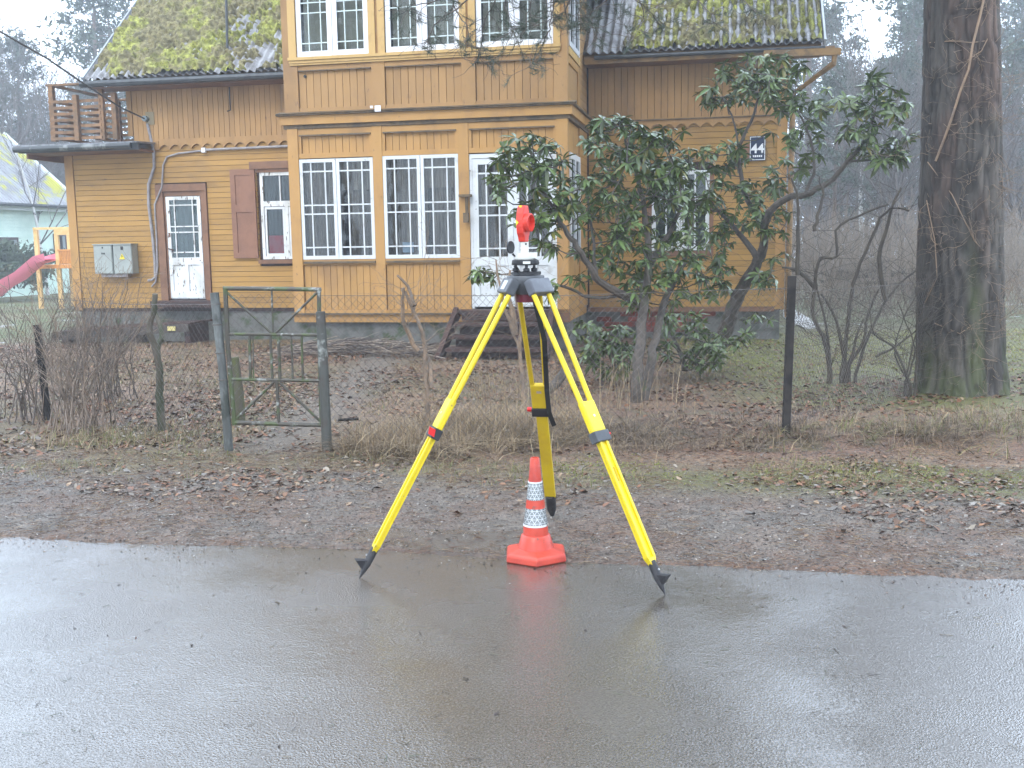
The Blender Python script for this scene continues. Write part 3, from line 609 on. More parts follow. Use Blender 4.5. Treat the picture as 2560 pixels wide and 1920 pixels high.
for (z0, z1) in ((1.43, 2.13), (2.26, 2.765)): MB().box(1.055, 1.35, -.045, -.03, z0, z1).build('shutter_panel', SHm.data.materials[0], SHm)
# --- right wing window
casement('window', 8.257, 9.17, 1.37, 2.63, -.03, M_white, (.5,), (.33,), fw=.06, bw=.025)
hb('interior', M_darkin, house, 8.25, 9.18, .026, .029, 1.34, 2.66)
MB().box(8.3, 9.1, .018, .024, 1.40, 2.6).build('curtain', mat('olive_curtain', (.12, .125, .09), (.06, .065, .05), 5, .9), house)
hb('window_casing', M_brown, house, 8.19, 8.255, -.035, .0, 1.28, 2.70); hb('window_casing', M_brown, house, 9.172, 9.235, -.035, .0, 1.28, 2.70)
hb('window_sill', M_brown, house, 8.19, 9.24, -.07, .0, 1.28, 1.36)
# patches of red brick in the foundation of the right wing
M_brick = mat('red_brick', (.25, .055, .035), (.15, .045, .035), 9, .85, rand=.2)
for r in range(4):
    for c in range(7):
        if random.random() < .12: continue
        x = 7.35 + c * .26 + (r % 2) * .13; ubox('brick', M_brick, house, x, x + .245, .035, .09, .05 + r * .085, .125 + r * .085)
hb('plinth_board', M_brown, house, 7.22, 10.2, -.03, .03, .385, .455)

# --- entrance steps
st = thing('wooden_steps', 'dark brown wooden entrance steps below the white double door', 'steps', tuple(hw(6.25, BV, 0)), -YAW)
ubox('landing', M_darkwood, st, -.68, .80, -.28, -.035, .50, .565)
for i, (zz, yy) in enumerate(((.36, -.50), (.20, -.75), (.05, -1.0))):
    ubox('tread', M_darkwood, st, -.60, .72, yy - .17, yy + .12, zz, zz + .045)
    ubox('riser', M_darkwood, st, -.58, .70, yy + .10, yy + .125, zz - .13, zz)
for x in (-.66, .75): MB().beam((x, -.22, .54), (x - .05 * (1 if x < 0 else -1), -1.15, -.10), .07, .17).build('stringer', M_darkwood, st)
ubox('riser', M_darkwood, st, -.58, .70, -.26, -.24, .42, .50)
# mossy plank bench under the left door
pl = thing('plank_platform', 'dark sagging plank platform on the ground below the left door', 'platform', tuple(hw(-.6, -.9, 0)), -YAW)
for k in range(5): MB().beam((-1.2, -.35 + k * .17, .12 + .005 * k), (1.35, -.35 + k * .17, .28 + .004 * (k % 3)), .15, .035).build('plank', M_darkwood, pl)
MB().beam((-1.2, -.46, .06), (1.35, -.46, .22), .03, .13).build('edge_board', mat('dark_grey_plank', (.075, .06, .05), (.04, .035, .03), 5, .6), pl)
for x in (-1.05, 0.2, 1.25): MB().box(x - .05, x + .05, -.35, .30, -.15, .12 + (x + 1.2) * .055).build('support', M_darkwood, pl)
MB().box(.98, 1.12, -.50, -.478, .17, .24).build('yellow_tag', mat('tag_yellow', (.6, .5, .2), rough=.6), pl)

# --- things fixed to the walls
eb = thing('meter_cabinet', 'grey double electric meter cabinet with a yellow warning triangle left of the side door', 'meter cabinet', tuple(hw(-1.28, 0, 1.09)), -YAW)
for (a, bb) in ((-.375, -.012), (.012, .375)):
    MB().box(a, bb, -.22, -.03, 0, .51).build('cabinet', M_greybox, eb); MB().box(a + .01, bb - .01, -.232, -.222, .01, .50).build('cabinet_door', M_greybox, eb)
ubox('hood', M_greybox, eb, -.385, .385, -.25, -.02, .512, .53); ubox('cable_tray', M_conduit, eb, -.28, .25, -.18, -.08, -.06, -.002)
MB().prism([(.135, .255), (.245, .255), (.19, .355)], -.240, -.234, 'y').build('warning_triangle', mat('warning_yellow', (.75, .6, .05), rough=.5), eb)
MB().prism([(.188, .335), (.178, .305), (.19, .308), (.183, .272), (.203, .315), (.192, .312)], -.243, -.2405, 'y').build('lightning_mark', M_black, eb)
ubox('lock', M_black, eb, .17, .215, -.242, -.233, .42, .48); ubox('lock', M_black, eb, -.20, -.18, -.242, -.233, .45, .475)
for k in range(3): ubox('stencil_letter', M_black, eb, -.215 + k * .025, -.20 + k * .025, -.236, -.2325, .345, .375)
cd = MB().tube([(-.545, -.06, 3.70), (-.50, -.05, 3.45), (-.46, -.05, 3.2), (-.47, -.05, 2.95), (-.60, -.05, 2.65), (-.62, -.05, 2.3), (-.585, -.05, 1.8), (-.565, -.05, 1.3), (-.57, -.06, 1.02), (-.62, -.08, .97), (-.70, -.08, .96)], .026, 8).build('cable_conduit', M_conduit, None, True, tuple(HO), -YAW)
tag(cd, 'thicker left grey conduit running down the wall from the insulator to the meter cabinet', 'conduit')
cd = MB().tube([(.50, -.04, 3.21), (0.0, -.045, 3.17), (-.22, -.04, 3.12), (-.30, -.04, 2.98), (-.34, -.055, 2.6), (-.50, -.055, 2.3), (-.50, -.055, 1.7), (-.52, -.05, 1.2), (-.57, -.06, .93), (-.64, -.08, .85)], .017, 8).build('cable_conduit', M_conduit, None, True, tuple(HO), -YAW)
tag(cd, 'thinner right grey conduit curving down beside the brown door surround', 'conduit')
cp = thing('pipe_run', 'horizontal grey pipe with a junction box below the scalloped boards', 'pipe', tuple(HO), -YAW)
MB().tube([(.52, -.06, 3.215), (2.93, -.06, 3.235)], .022, 8).build('pipe', M_conduit, cp, True); ubox('junction_box', M_pvc, cp, .47, .54, -.09, -.03, 3.17, 3.25)
ins = thing('insulator_bracket', 'small cable anchor bracket on the upper boards where the overhead wire ends', 'bracket', tuple(hw(-.55, -.05, 3.78)), -YAW)
MB().tube([(0, 0, 0), (0, -.10, 0)], .05, 10).build('insulator', mat('glass_grey', (.2, .25, .27), rough=.3), ins, True); ubox('back_plate', mat('worn_patch', (.27, .22, .13), rough=.7), ins, -.02, .14, -.012, -.002, -.10, .12)
wp = [D(-60, 32, 13.0), D(0, 68, 13.8), D(100, 125, 15.4), D(190, 187, 16.6), D(260, 232, 17.4)] + [hw(-.55, -.15, 3.78)]
tag(MB().tube(wp, .014, 6).build('overhead_wire', M_black, None, True), 'black overhead service wire slanting down to the house wall', 'wire')
# house number sign
sg = thing('house_number_sign', 'dark blue house number 44 plate with a white border beside the right corner', 'sign', tuple(hw(9.90, -.03, 2.75)), -YAW)
ubox('plate', mat('sign_blue', (.015, .03, .07), rough=.3), sg, -.12, .12, -.03, -.005, 0, .38)
M_signw = mat('sign_white', (.8, .8, .8), rough=.4)
MB().box(-.115, -.105, -.034, -.031, .01, .37).box(.105, .115, -.034, -.031, .01, .37).box(-.105, .105, -.034, -.031, .01, .02).box(-.105, .105, -.034, -.031, .36, .37).build('border', M_signw, sg)
def text(body, size, par, loc, m, name='numeral'):
    c = bpy.data.curves.new(name, 'FONT'); c.body = body; c.size = size; c.extrude = .002; c.align_x = 'CENTER'; c.offset = size * .025
    o = bpy.data.objects.new(name, c); COL.objects.link(o); c.materials.append(m); bpy.context.view_layer.update(); me = bpy.data.meshes.new_from_object(o); bpy.data.objects.remove(o)
    o = bpy.data.objects.new(name, me); COL.objects.link(o); o.parent = par; o.location = loc; o.rotation_euler = (PI / 2, 0, 0); return o
text('4', .20, sg, (-.048, -.034, .12), M_signw); text('4', .20, sg, (.05, -.034, .12), M_signw)
for k in range(5): ubox('small_letter', M_signw, sg, -.07 + k * .03, -.048 + k * .03, -.034, -.031, .055, .085)
ubox('backing_board', M_brown, sg, -.21, -.121, -.02, -.002, -.01, .26)

# ------------------------------------------------------------------ chain link fence, gate and posts
def netting(P, Q, z0, z1, cell=0.058, r=0.0014, wob=0.012):
    """diamond wire netting between ground points P and Q"""
    P = np.array(P[:2], float); Q = np.array(Q[:2], float); Lh = np.linalg.norm(Q - P); nc = max(1, int(round(Lh / (cell / 2)))); dx = Lh / nc; nz = int(round((z1 - z0) / (cell / 2))); dz = (z1 - z0) / nz
    e = (Q - P) / Lh; nrm = np.array([-e[1], e[0]]); A = []; B = []
    def pt(i, k):
        x = i * dx + .004 * math.sin(k * 1.7 + i); p = P + e * x + nrm * wob * math.sin(x * 3.1 + k * .21)
        zz = z0 + k * dz; b = gz(p[0], p[1]); t = (zz - z0) / (z1 - z0)
        return (p[0], p[1], b * (1 - t) + zz + .012 * math.sin(x * 2.3) * t)
    for i in range(nc):
        for k in range(nz):
            if (i + k) % 2 == 0: A.append(pt(i, k)); B.append(pt(i + 1, k + 1))
            else: A.append(pt(i + 1, k)); B.append(pt(i, k + 1))
    rr = np.full(len(A), r); return segs_mesh('netting', A, B, rr, rr, 3, False)
GY = 7.92
GL = atY(572, 1123, GY); GR = atY(818, 1131, GY - .08); PR = atZ(1963, 1105, -.06); PL = atZ(122, 1047, -.05)
fl = thing('chain_link_fence', 'rusty chain link fence stretch left of the gate behind the bare bush', 'fence', (0, 0, 0), group='chain link fence stretches')
fr = thing('chain_link_fence', 'rusty chain link fence stretch right of the gate behind the tripod', 'fence', (0, 0, 0), group='chain link fence stretches')
fr2 = thing('chain_link_fence', 'chain link fence stretch running behind the big trunk', 'fence', (0, 0, 0), group='chain link fence stretches')
link('netting', netting(PL, GL, 0.02, 1.08), M_wire, fl)
link('netting', netting((-7.2, 11.4), PL, 0.02, 1.0), M_wire, fl)
link('netting', netting(GR, PR, 0.02, 1.13), M_wire, fr)
link('netting', netting(PR, (5.6, 12.2), 0.02, 1.10), M_wire, fr2); link('netting', netting((5.6, 12.2), (9.5, 13.0), 0.02, 1.10), M_wire, fr2)
for f_, A, B, z in ((fl, PL, GL, 1.08), (fr, GR, PR, 1.14), (fr2, PR, (5.6, 12.2), 1.1)):
    MB().tube([(A[0], A[1], z), ((A[0] + B[0]) / 2, (A[1] + B[1]) / 2, z - .03), (B[0], B[1], z)], .0022, 4).build('top_wire', M_wire, f_)
M_postl = mat('lichen_post', (.085, .088, .08), (.19, .20, .19), 7, .6, .003, 50, c3=(.05, .055, .045), scale3=5, lo3=.5, hi3=.6, stretch=(1, 1, .5))
tL = atY(536, 732, GY); tR = atY(801, 779, GY - .08)
MB().tube([(GL[0], GL[1], -.25), tuple(GL), tuple(GL * .5 + tL * .5 + [.008, 0, 0]), tuple(tL)], [.034, .034, .032, .034], 10).build('gate_post', M_postl, fl, True)
for t in (.45, .62, .8, .93): 
    q = GL * (1 - t) + tL * t; MB().tube([q - [0, 0, .004], q + [0, 0, .004]], .039, 10).build('wire_tie', M_wire, fl)
MB().tube([(GR[0], GR[1], -.25), tuple(GR), tuple(GR * .4 + tR * .6 + [.004, 0, 0]), tuple(tR)], [.040, .040, .037, .036], 10).build('gate_post', mat('peeling_pipe_post', (.07, .07, .06), (.30, .31, .28), 4, .55, .002, 60, lo=.5, hi=.58, c3=(.07, .06, .05), scale3=9, lo3=.5, hi3=.6), fr, True)
tPR = atY(1980, 690, PR[1]); MB().beam((PR[0], PR[1], -.2), tuple(tPR), .055, .05, (0, 1, 0)).build('post', M_blackpost, fr)
tPL = atY(92, 812, PL[1]); MB().beam((PL[0], PL[1], -.2), tuple(tPL), .05, .05, (0, 1, 0)).build('post', M_blackpost, fl)
gate = thing('garden_gate', 'low rusty pipe garden gate with wire netting and lichen on its rails', 'gate', (GL[0] + .1, GY, 0))
def G(x, y, dy=0): p = atY(x, y, GY + dy); return (p[0] - GL[0] - .1, dy, p[2])
def gbar(name, pts, r): MB().tube([G(*p) for p in pts], r, 8).build(name, M_metal, gate, True)
gbar('rail', [(558, 721), (680, 722), (803, 724)], .0165)
gbar('stile', [(563, 720), (570, 870), (586, 1062)], .0185); gbar('stile', [(797, 722), (799, 870), (804, 1062)], .0165)
gbar('rail', [(568, 835), (682, 836), (797, 838)], .0125); gbar('rail', [(575, 948), (690, 950), (801, 952)], .0125); gbar('rail', [(582, 1056), (700, 1060), (808, 1063)], .017)
gbar('upright', [(679, 726), (683, 836)], .008); gbar('upright', [(692, 952), (697, 1058)], .0125)
gbar('brace', [(568, 732), (680, 834)], .0095); gbar('brace', [(794, 730), (688, 834)], .0095)
gbar('brace', [(686, 954), (592, 1046)], .0105); gbar('brace', [(699, 956), (803, 1056)], .0105)
for a, b_, r in ((624, 626, .012), (632, 634, .006), (676, 681, .011), (696, 700, .013), (728, 732, .008), (754, 757, .009)): gbar('bar', [(a, 838), (b_, 948)], r)
A0 = atY(570, 1050, GY); B0 = atY(803, 1055, GY)
nm = netting((A0[0] + .03, GY + .012), (B0[0] - .01, GY + .012), 0.22, 1.15, .062, .0014, .006)
o = link('netting', nm, M_wire, gate, (-GL[0] - .1, -GY, 0))
mp_ = thing('mossy_stake', 'thick mossy wooden stake standing behind the left edge of the gate', 'stake', tuple(atY(591, 945, 9.2) * [1, 1, 0] + [0, 0, -.08]))
MB().tube([(0, 0, -.2), (0, 0, .3), (-.02, 0, .62)], [.062, .058, .05], 9).build('stake', mat('mossy_stake_wood', (.10, .085, .06), (.11, .13, .03), 7, .85, .006, 40, stretch=(1, 1, .3)), mp_, True)
q = atZ(845, 1050, .12)
tag(MB().tube([q, q + [.16, .04, 0]], .012, 6).build('iron_rod', M_blackpost, None), 'short rusty iron rod sticking out beside the right gate post', 'rod')

# ------------------------------------------------------------------ survey tripod, prism, cone
M_yel = mat('yellow_enamel', (0.74, 0.555, 0.014), (0.68, 0.48, 0.014), 4, 0.35, 0.0006, 60, lo=.5, hi=.8, spec=.5, c3=(.36, .27, .07), scale3=34, lo3=.64, hi3=.72)
M_yelw = mat('ochre_yellow_leg', (0.60, 0.43, 0.012), (.52, .35, .015), 5, 0.42, 0.0006, 60)
M_shoe = mat('dark_cast_metal', (.028, .027, .03), (.05, .048, .05), 20, .5, .001, 90)
M_head = mat('graphite_head', (.055, .058, .065), (.09, .095, .1), 10, .4)
M_red = mat('red_knob', (.65, .02, .02), rough=.35)
M_steel = mat('steel', (.55, .55, .55), rough=.3, metal=1.0)
HC = np.array([0.07, 4.83, 0.0])
tp = thing('survey_tripod', 'yellow wooden surveying tripod standing astride the traffic cone at the road edge', 'tripod', tuple(HC))
FT = [atZ(898, 1447, 0.0), atZ(1663, 1488, 0.0), atZ(1381, 1290, gz(.22, 5.62) + .01)]
def bevel(o, w):
    md = o.modifiers.new('bevel', 'BEVEL'); md.width = w; md.segments = 2; md.limit_method = 'ANGLE'; return o
for k, ft in enumerate(FT):
    Fp = Vector(ft) - Vector(HC); rad = Vector((Fp.x, Fp.y, 0)).normalized(); tan = Vector((-rad.y, rad.x, 0))
    H = rad * .082 + Vector((0, 0, 1.30)); dn = (Fp - H).normalized(); Lg = (Fp - H).length; out = tan.cross(dn).normalized()
    if out.dot(rad) < 0: out = -out
    P = lambda t, s=0, o=0: H + dn * (Lg * t) + tan * s + out * o
    my = M_yelw if k == 2 else M_yel
    leg = MB()
    for s in (-1, 1): leg.tube([P(-.005, s * .052), P(.40, s * .0335)], .0125, 12)
    lo = leg.build('leg', my, tp, True)
    o = MB().beam(P(.385), P(.485), .088, .030, out).build('leg_block', my, lo); bevel(o, .006)
    MB().tube([P(.435, 0, .0145), P(.435, 0, .018)], .006, 10).build('screw', M_steel, lo) if k != 2 else MB().beam(P(.412, -.012, -.0165), P(.412, .012, -.0165), .012, .004, out).build('screw', M_steel, lo)
    o = MB().beam(P(.484), P(.518), .098, .042, out).build('clamp', M_black if k != 1 else M_head, lo); bevel(o, .004)
    if k == 0: MB().prism([(-.016, -.008), (.01, -.026), (.018, .008), (-.008, .024)], 0, .014, 'y').build('clamp_knob', M_red, lo, loc=P(.5, .052, .03), rz=.2)
    elif k == 1: MB().tube([P(.497, .049, .0), P(.497, .075, .0)], .006, 8).build('clamp_knob', M_red, lo)
    else: MB().tube([P(.495, .049, .0), P(.495, .072, .0)], .012, 10).build('clamp_knob', M_red, lo)
    # lower leg: grooved bar, tapered at the end
    lw = MB(); w, th = .056, .026
    if k == 2: lw.beam(P(.515), P(.90), .058, .024, out)
    else:
        lw.beam(P(.515), P(.885), w, .007, out); 
        for s in (-1, 1): lw.beam(P(.515, s * (w / 2 - .007), .0), P(.885, s * (w / 2 - .007), .0), .014, th, out)
        a = [P(.8851, s * w / 2, o_) for s, o_ in ((-1, -th / 2), (1, -th / 2), (1, th / 2), (-1, th / 2))]; b_ = [P(.908, s * w * .26, o_ * .8) for s, o_ in ((-1, -th / 2), (1, -th / 2), (1, th / 2), (-1, th / 2))]
        lw.add(a + b_, [(0, 3, 2, 1), (4, 5, 6, 7), (0, 1, 5, 4), (1, 2, 6, 5), (2, 3, 7, 6), (3, 0, 4, 7)])
    bevel(lw.build('lower_leg', my, lo), .0015)
    if k == 1: MB().tube([P(.60, .0, .0137 - .009), P(.645, .0, .0137 - .009)], .0055, 8).build('slot', M_yelw, lo)
    sh = MB().tube([P(.895), P(.935), P(.948)], [.0185, .0185, .017], 14)
    sh.tube([P(.945), P(.97), P(1.0)], [.019, .0125, .0015], 10)
    sh.prism([(0, 0), (.055, .0), (.0, -.075)], -.003, .003, 'y') if False else None
    c = P(.938); e = out if k != 2 else out
    fw = Vector((rad.x, rad.y, 0))
    q0, q1, q2 = c + out * .012, c + fw * .062 + Vector((0, 0, .012)), P(.975)
    for s_ in (1,): sh.add([q0 + tan * .016, q1 + tan * .020, q2 + tan * .004, q0 - tan * .016, q1 - tan * .020, q2 - tan * .004], [(0, 1, 2), (3, 5, 4), (0, 3, 4, 1), (1, 4, 5, 2), (0, 2, 5, 3)])
    if k == 2: sh.tube([P(.895), P(.96), P(.995)], [.028, .027, .012], 12)
    sh.build('metal_shoe', M_shoe, lo, True)
    if k != 2: MB().tube([P(.925, .0, .019), P(.925, .0, .024)], .004, 8).build('screw', M_steel, lo)
    # hinge casting at the head
    hg = MB().beam(P(-.028, 0, .004), P(.022, 0, .004), .135, .046, out).build('hinge', mat('grey_hinge', (.10, .105, .12), (.16, .17, .19), 8, .4) if k == 1 else M_head, tp); bevel(hg, .006)
    if k == 0: MB().beam(P(-.018, 0, .0275), P(.012, 0, .0275), .05, .003, out).build('name_plate', M_steel, hg)
o = MB().lathe([(.055, 1.272), (.075, 1.30), (.086, 1.325), (.088, 1.352), (.084, 1.358)], 32).build('head_plate', M_head, tp, True)
MB().lathe([(.045, 1.235), (.05, 1.272)], 20).build('central_screw', mat('dark_red_knob', (.12, .008, .02), rough=.4), tp, True)
s0 = Vector((.035, .02, 1.27)); P3 = Vector(FT[2]) - Vector(HC); H3 = Vector((0.02, .09, 1.29))
strap = MB(); prev = s0; pts = [s0, s0.lerp(P3, .16) + Vector((.035, -.05, -.02)), H3.lerp(P3, .40) + Vector((.035, -.028, 0)), H3.lerp(P3, .50) + Vector((.035, -.035, 0)), H3.lerp(P3, .56) + Vector((.055, -.03, 0))]
for a, b_ in zip(pts[:-1], pts[1:]): strap.beam(a, b_, .024, .004, (0, 1, 0.2))
strap.build('carry_strap', M_darkin, tp)
# tribrach with prism on top of the tripod
pr = thing('prism_reflector', 'red prism reflector on a white carrier and black tribrach on the tripod head', 'prism reflector', tuple(HC + [0, 0, 1.360]))
M_ivory = mat('ivory_plastic', (.62, .62, .56), rough=.4)
MB().lathe([(.070, 0), (.072, .006), (.072, .016)], 3).build('base_plate', M_black, pr)
MB().lathe([(.066, 0.001), (.066, .014)], 24).build('tribrach_base', M_black, pr, True)
for k in range(3):
    t = 2 * PI * k / 3 + .6; c = (.05 * math.cos(t), .05 * math.sin(t), 0)
    MB().lathe([(.008, .014), (.015, .018), (.015, .03), (.007, .034), (.007, .048)], 14, c).build('foot_screw', M_black, pr, True)
MB().lathe([(.062, .046), (.064, .05), (.062, .068), (.05, .072)], 28).build('tribrach_body', M_black, pr, True)
ubox('level_label', M_ivory, pr, -.012, .022, -.0655, -.061, .052, .064)
MB().lathe([(.046, .072), (.048, .078), (.044, .10), (.02, .104)], 24).build('carrier', M_ivory, pr, True)
ubox('carrier_box', M_ivory, pr, .0, .055, -.035, .03, .078, .104)
MB().lathe([(.019, .10), (.02, .108), (.015, .135), (.0135, .152)], 18, (-.004, 0, 0)).build('stem', M_ivory, pr, True)
ubox('stem_bracket', M_ivory, pr, -.022, .016, -.014, .012, .108, .150); ubox('lock_hole', M_black, pr, .0, .007, -.0165, -.014, .138, .147)
arm = MB().tube([(-.04, 0, .082), (-.056, 0, .094)], .004, 8).build('arm', M_black, pr); MB().tube([(-.064, -.002, .128), (-.070, .002, .128)], .029, 20).build('disc', M_black, pr, True)
MB().lathe([(.001, .0), (.0055, .003), (.0055, .008), (.001, .011)], 10, (-.056, 0, .090)).build('ball', M_black, pr, True)
fd = Vector((.90, -.44, 0)).normalized(); sd = Vector((-fd.y, fd.x, 0)); tg = MB()
out_ = [(-.022, 0), (.022, 0), (.028, .022), (.040, .04), (.046, .07), (.045, .10), (.037, .13), (.030, .150), (.024, .166), (-.024, .166), (-.032, .150), (-.040, .13), (-.046, .10), (-.046, .07), (-.040, .04), (-.028, .022)]
zb = .152
vs = [Vector((-.004, 0, zb)) + sd * a + Vector((0, 0, c)) - fd * .020 for a, c in out_] + [Vector((-.004, 0, zb)) + sd * a * .9 + Vector((0, 0, c)) + fd * .014 for a, c in out_]
m_ = len(out_); tg.add(vs, [tuple(range(m_)), tuple(range(2 * m_ - 1, m_ - 1, -1))] + [(i, m_ + i, m_ + (i + 1) % m_, (i + 1) % m_) for i in range(m_)])
M_orange = mat('signal_red_plastic', (.68, .05, .03), (.60, .045, .03), 30, .4)
tgo = tg.build('target_plate', M_orange, pr); bevel(tgo, .005)
pc = Vector((-.004, 0, zb + .088)); cyl = MB(); n_ = 24; ring = []
for r_, d_ in ((.041, .0), (.042, .026), (.0365, .028), (.033, .008)):
    ring.append([pc + fd * (d_ + .01) + sd * (math.cos(2 * PI * k / n_) * r_) + Vector((0, 0, math.sin(2 * PI * k / n_) * r_)) for k in range(n_)])
cyl.add([p for r_ in ring for p in r_], [(i * n_ + k, i * n_ + (k + 1) % n_, (i + 1) * n_ + (k + 1) % n_, (i + 1) * n_ + k) for i in range(3) for k in range(n_)] + [tuple(3 * n_ + k for k in range(n_))])
cyl.build('prism_housing', M_orange, tgo, True)
M_mark = mat('yellow_mark', (.85, .62, .03), rough=.4)
fv = Vector((0, -1, 0)); 
def mark(a, b_, c): MB().add([a, b_, c], [(0, 1, 2)]).build('aiming_mark', M_mark, tgo)
edge = lambda t, z, o=.0008: pc + Vector((0, 0, z)) - sd * 1.0 * (.0262 + o) + fd * t
mark(edge(-.013, .078), edge(.004, .078), edge(-.004, .056))
mark(pc - sd * .0525 + fd * -.016 + Vector((0, 0, .014)), pc - sd * .0525 + fd * -.002 + Vector((0, 0, .0)), pc - sd * .0525 + fd * -.016 + Vector((0, 0, -.014)))

# traffic cone
CC = atZ(1340, 1394, 0.0)
cn = thing('traffic_cone', 'orange traffic cone with two reflective bands under the tripod', 'traffic cone', (CC[0], CC[1], 0.0))
M_cone = mat('cone_orange', (.56, .062, .034), (.42, .045, .03), 7, .38, .0012, 40, lo=.45, hi=.7, c3=(.22, .07, .05), scale3=26, lo3=.60, hi3=.70, coat=.2)
def hexring(r, z, rot=PI / 6 * 0 - PI / 2): return [(r * math.cos(rot + k * PI / 3), r * math.sin(rot + k * PI / 3), z) for k in range(6)]
bs = MB(); rings = [hexring(.160, 0), hexring(.164, .008), hexring(.161, .032), hexring(.152, .042), hexring(.095, .056)]
bs.add([p for r_ in rings for p in r_], [(i * 6 + k, i * 6 + (k + 1) % 6, (i + 1) * 6 + (k + 1) % 6, (i + 1) * 6 + k) for i in range(4) for k in range(6)] + [(5, 4, 3, 2, 1, 0), tuple(24 + k for k in range(6))])
bevel(bs.build('base', M_cone, cn), .005)
def lt(name, prof, m): return MB().lathe(prof, 40).build(name, m, cn, True)
lt('skirt', [(.089, .048), (.086, .060), (.078, .085), (.070, .114), (.066, .118), (.062, .120)], M_cone)
lt('body', [(.0615, .118), (.0585, .165), (.052, .21), (.045, .27), (.036, .35), (.030, .40), (.0225, .488), (.020, .493), (.014, .494), (.013, .48)], M_cone)
bm_ = bpy.data.materials.new('reflective_band'); bm_.use_nodes = True; n, l = bm_.node_tree.nodes, bm_.node_tree.links; b = n['Principled BSDF']; b.inputs['Roughness'].default_value = .25; b.inputs['Metallic'].default_value = .3
tc = n.new('ShaderNodeTexCoord'); sp = n.new('ShaderNodeSeparateXYZ'); l.new(tc.outputs['Object'], sp.inputs[0])
at = n.new('ShaderNodeMath'); at.operation = 'ARCTAN2'; l.new(sp.outputs['Y'], at.inputs[0]); l.new(sp.outputs['X'], at.inputs[1])
last = None
for (ka, kz) in ((0, 1.0), (.866, .5), (-.866, .5)):
    m1 = n.new('ShaderNodeMath'); m1.operation = 'MULTIPLY'; m1.inputs[1].default_value = ka * .048 / .02; l.new(at.outputs[0], m1.inputs[0])
    m2 = n.new('ShaderNodeMath'); m2.operation = 'MULTIPLY_ADD'; m2.inputs[1].default_value = kz / .02; l.new(sp.outputs['Z'], m2.inputs[0]); l.new(m1.outputs[0], m2.inputs[2])
    fr_ = n.new('ShaderNodeMath'); fr_.operation = 'FRACT'; l.new(m2.outputs[0], fr_.inputs[0]); lt_ = n.new('ShaderNodeMath'); lt_.operation = 'LESS_THAN'; lt_.inputs[1].default_value = .14; l.new(fr_.outputs[0], lt_.inputs[0])
    if last is None: last = lt_
    else: mx = n.new('ShaderNodeMath'); mx.operation = 'MAXIMUM'; l.new(last.outputs[0], mx.inputs[0]); l.new(lt_.outputs[0], mx.inputs[1]); last = mx
mc = n.new('ShaderNodeMix'); mc.data_type = 'RGBA'; mc.inputs['A'].default_value = (.20, .215, .215, 1); mc.inputs['B'].default_value = (.55, .57, .57, 1); l.new(last.outputs[0], mc.inputs['Factor']); l.new(mc.outputs['Result'], b.inputs['Base Color'])
def bandr(z): return np.interp(z, [.118, .165, .21, .27, .35, .40, .488], [.0615, .0585, .052, .045, .036, .030, .0225]) + .0012
for z0, z1 in ((.172, .250), (.292, .372)):
    MB().lathe([(bandr(z), z) for z in np.linspace(z0, z1, 5)], 40).build('reflective_band', bm_, cn, True)
for z0, z1 in ((.163, .1715), (.3725, .379)): lt('band_edge', [(bandr(z0) + .001, z0), (bandr(z1) + .001, z1)], M_white)

# ------------------------------------------------------------------ plants: shared generators
def grow(A, d, length, r, depth, out, spread=.5, taper=.72, kids=3, up=.12, rnd=random, minr=.0015, wig=.12, nseg=3):
    """recursive bare branching; out collects (A, B, ra, rb, depth)"""
    p = np.array(A, float); d = np.array(d, float); d /= np.linalg.norm(d); L = length / nseg; r0 = r
    ends = []
    for i in range(nseg):
        d = d + np.array([rnd.gauss(0, wig), rnd.gauss(0, wig), rnd.gauss(0, wig) + up * .3]); d /= np.linalg.norm(d)
        q = p + d * L; r1 = max(minr, r0 * (taper ** (1.0 / nseg))); out.append((p, q, r0, r1, depth)); p = q; r0 = r1; ends.append((p, d.copy(), r0))
    if depth > 0:
        for k in range(kids):
            e = ends[-1] if k == 0 else ends[rnd.randrange(len(ends))]
            sd_ = np.array([rnd.gauss(0, 1), rnd.gauss(0, 1), rnd.gauss(0, .6)]); nd = e[1] + spread * (1.6 if k else .5) * sd_ / np.linalg.norm(sd_) + np.array([0, 0, up])
            grow(e[0], nd, length * rnd.uniform(.55, .85), max(minr, e[2] * (.85 if k == 0 else .6)), depth - 1, out, spread, taper, kids, up, rnd, minr, wig, nseg)
def seg_obj(name, out, m, parent=None, n=4, loc=None, col=None):
    A, B, ra, rb = (np.array([o[i] for o in out]) for i in range(4)); return link(name, segs_mesh(name, A, B, ra, rb, n, True, col), m, parent, loc)
def polyline(out, pts, r0, r1, jit=0.0, sub=3):
    pts = [np.array(p, float) for p in pts]; P = []
    for i in range(len(pts) - 1):
        p0 = pts[max(i - 1, 0)]; p1 = pts[i]; p2 = pts[i + 1]; p3 = pts[min(i + 2, len(pts) - 1)]
        for t in np.linspace(0, 1, sub, endpoint=False):
            P.append(.5 * ((2 * p1) + (-p0 + p2) * t + (2 * p0 - 5 * p1 + 4 * p2 - p3) * t * t + (-p0 + 3 * p1 - 3 * p2 + p3) * t ** 3))
    P.append(pts[-1]); P = [p + (rng.normal(0, jit, 3) if 0 < i < len(P) - 1 else 0) for i, p in enumerate(P)]
    N = len(P) - 1
    for i in range(N): out.append((P[i], P[i + 1], r0 + (r1 - r0) * i / N, r0 + (r1 - r0) * (i + 1) / N, 0))
    return P
def tube_obj(name, polys, m, parent=None, n=8):
    b = MB()
    for P, ra, rb in polys: b.tube(P, list(np.linspace(ra, rb, len(P))), n)
    return b.build(name, m, parent, True)

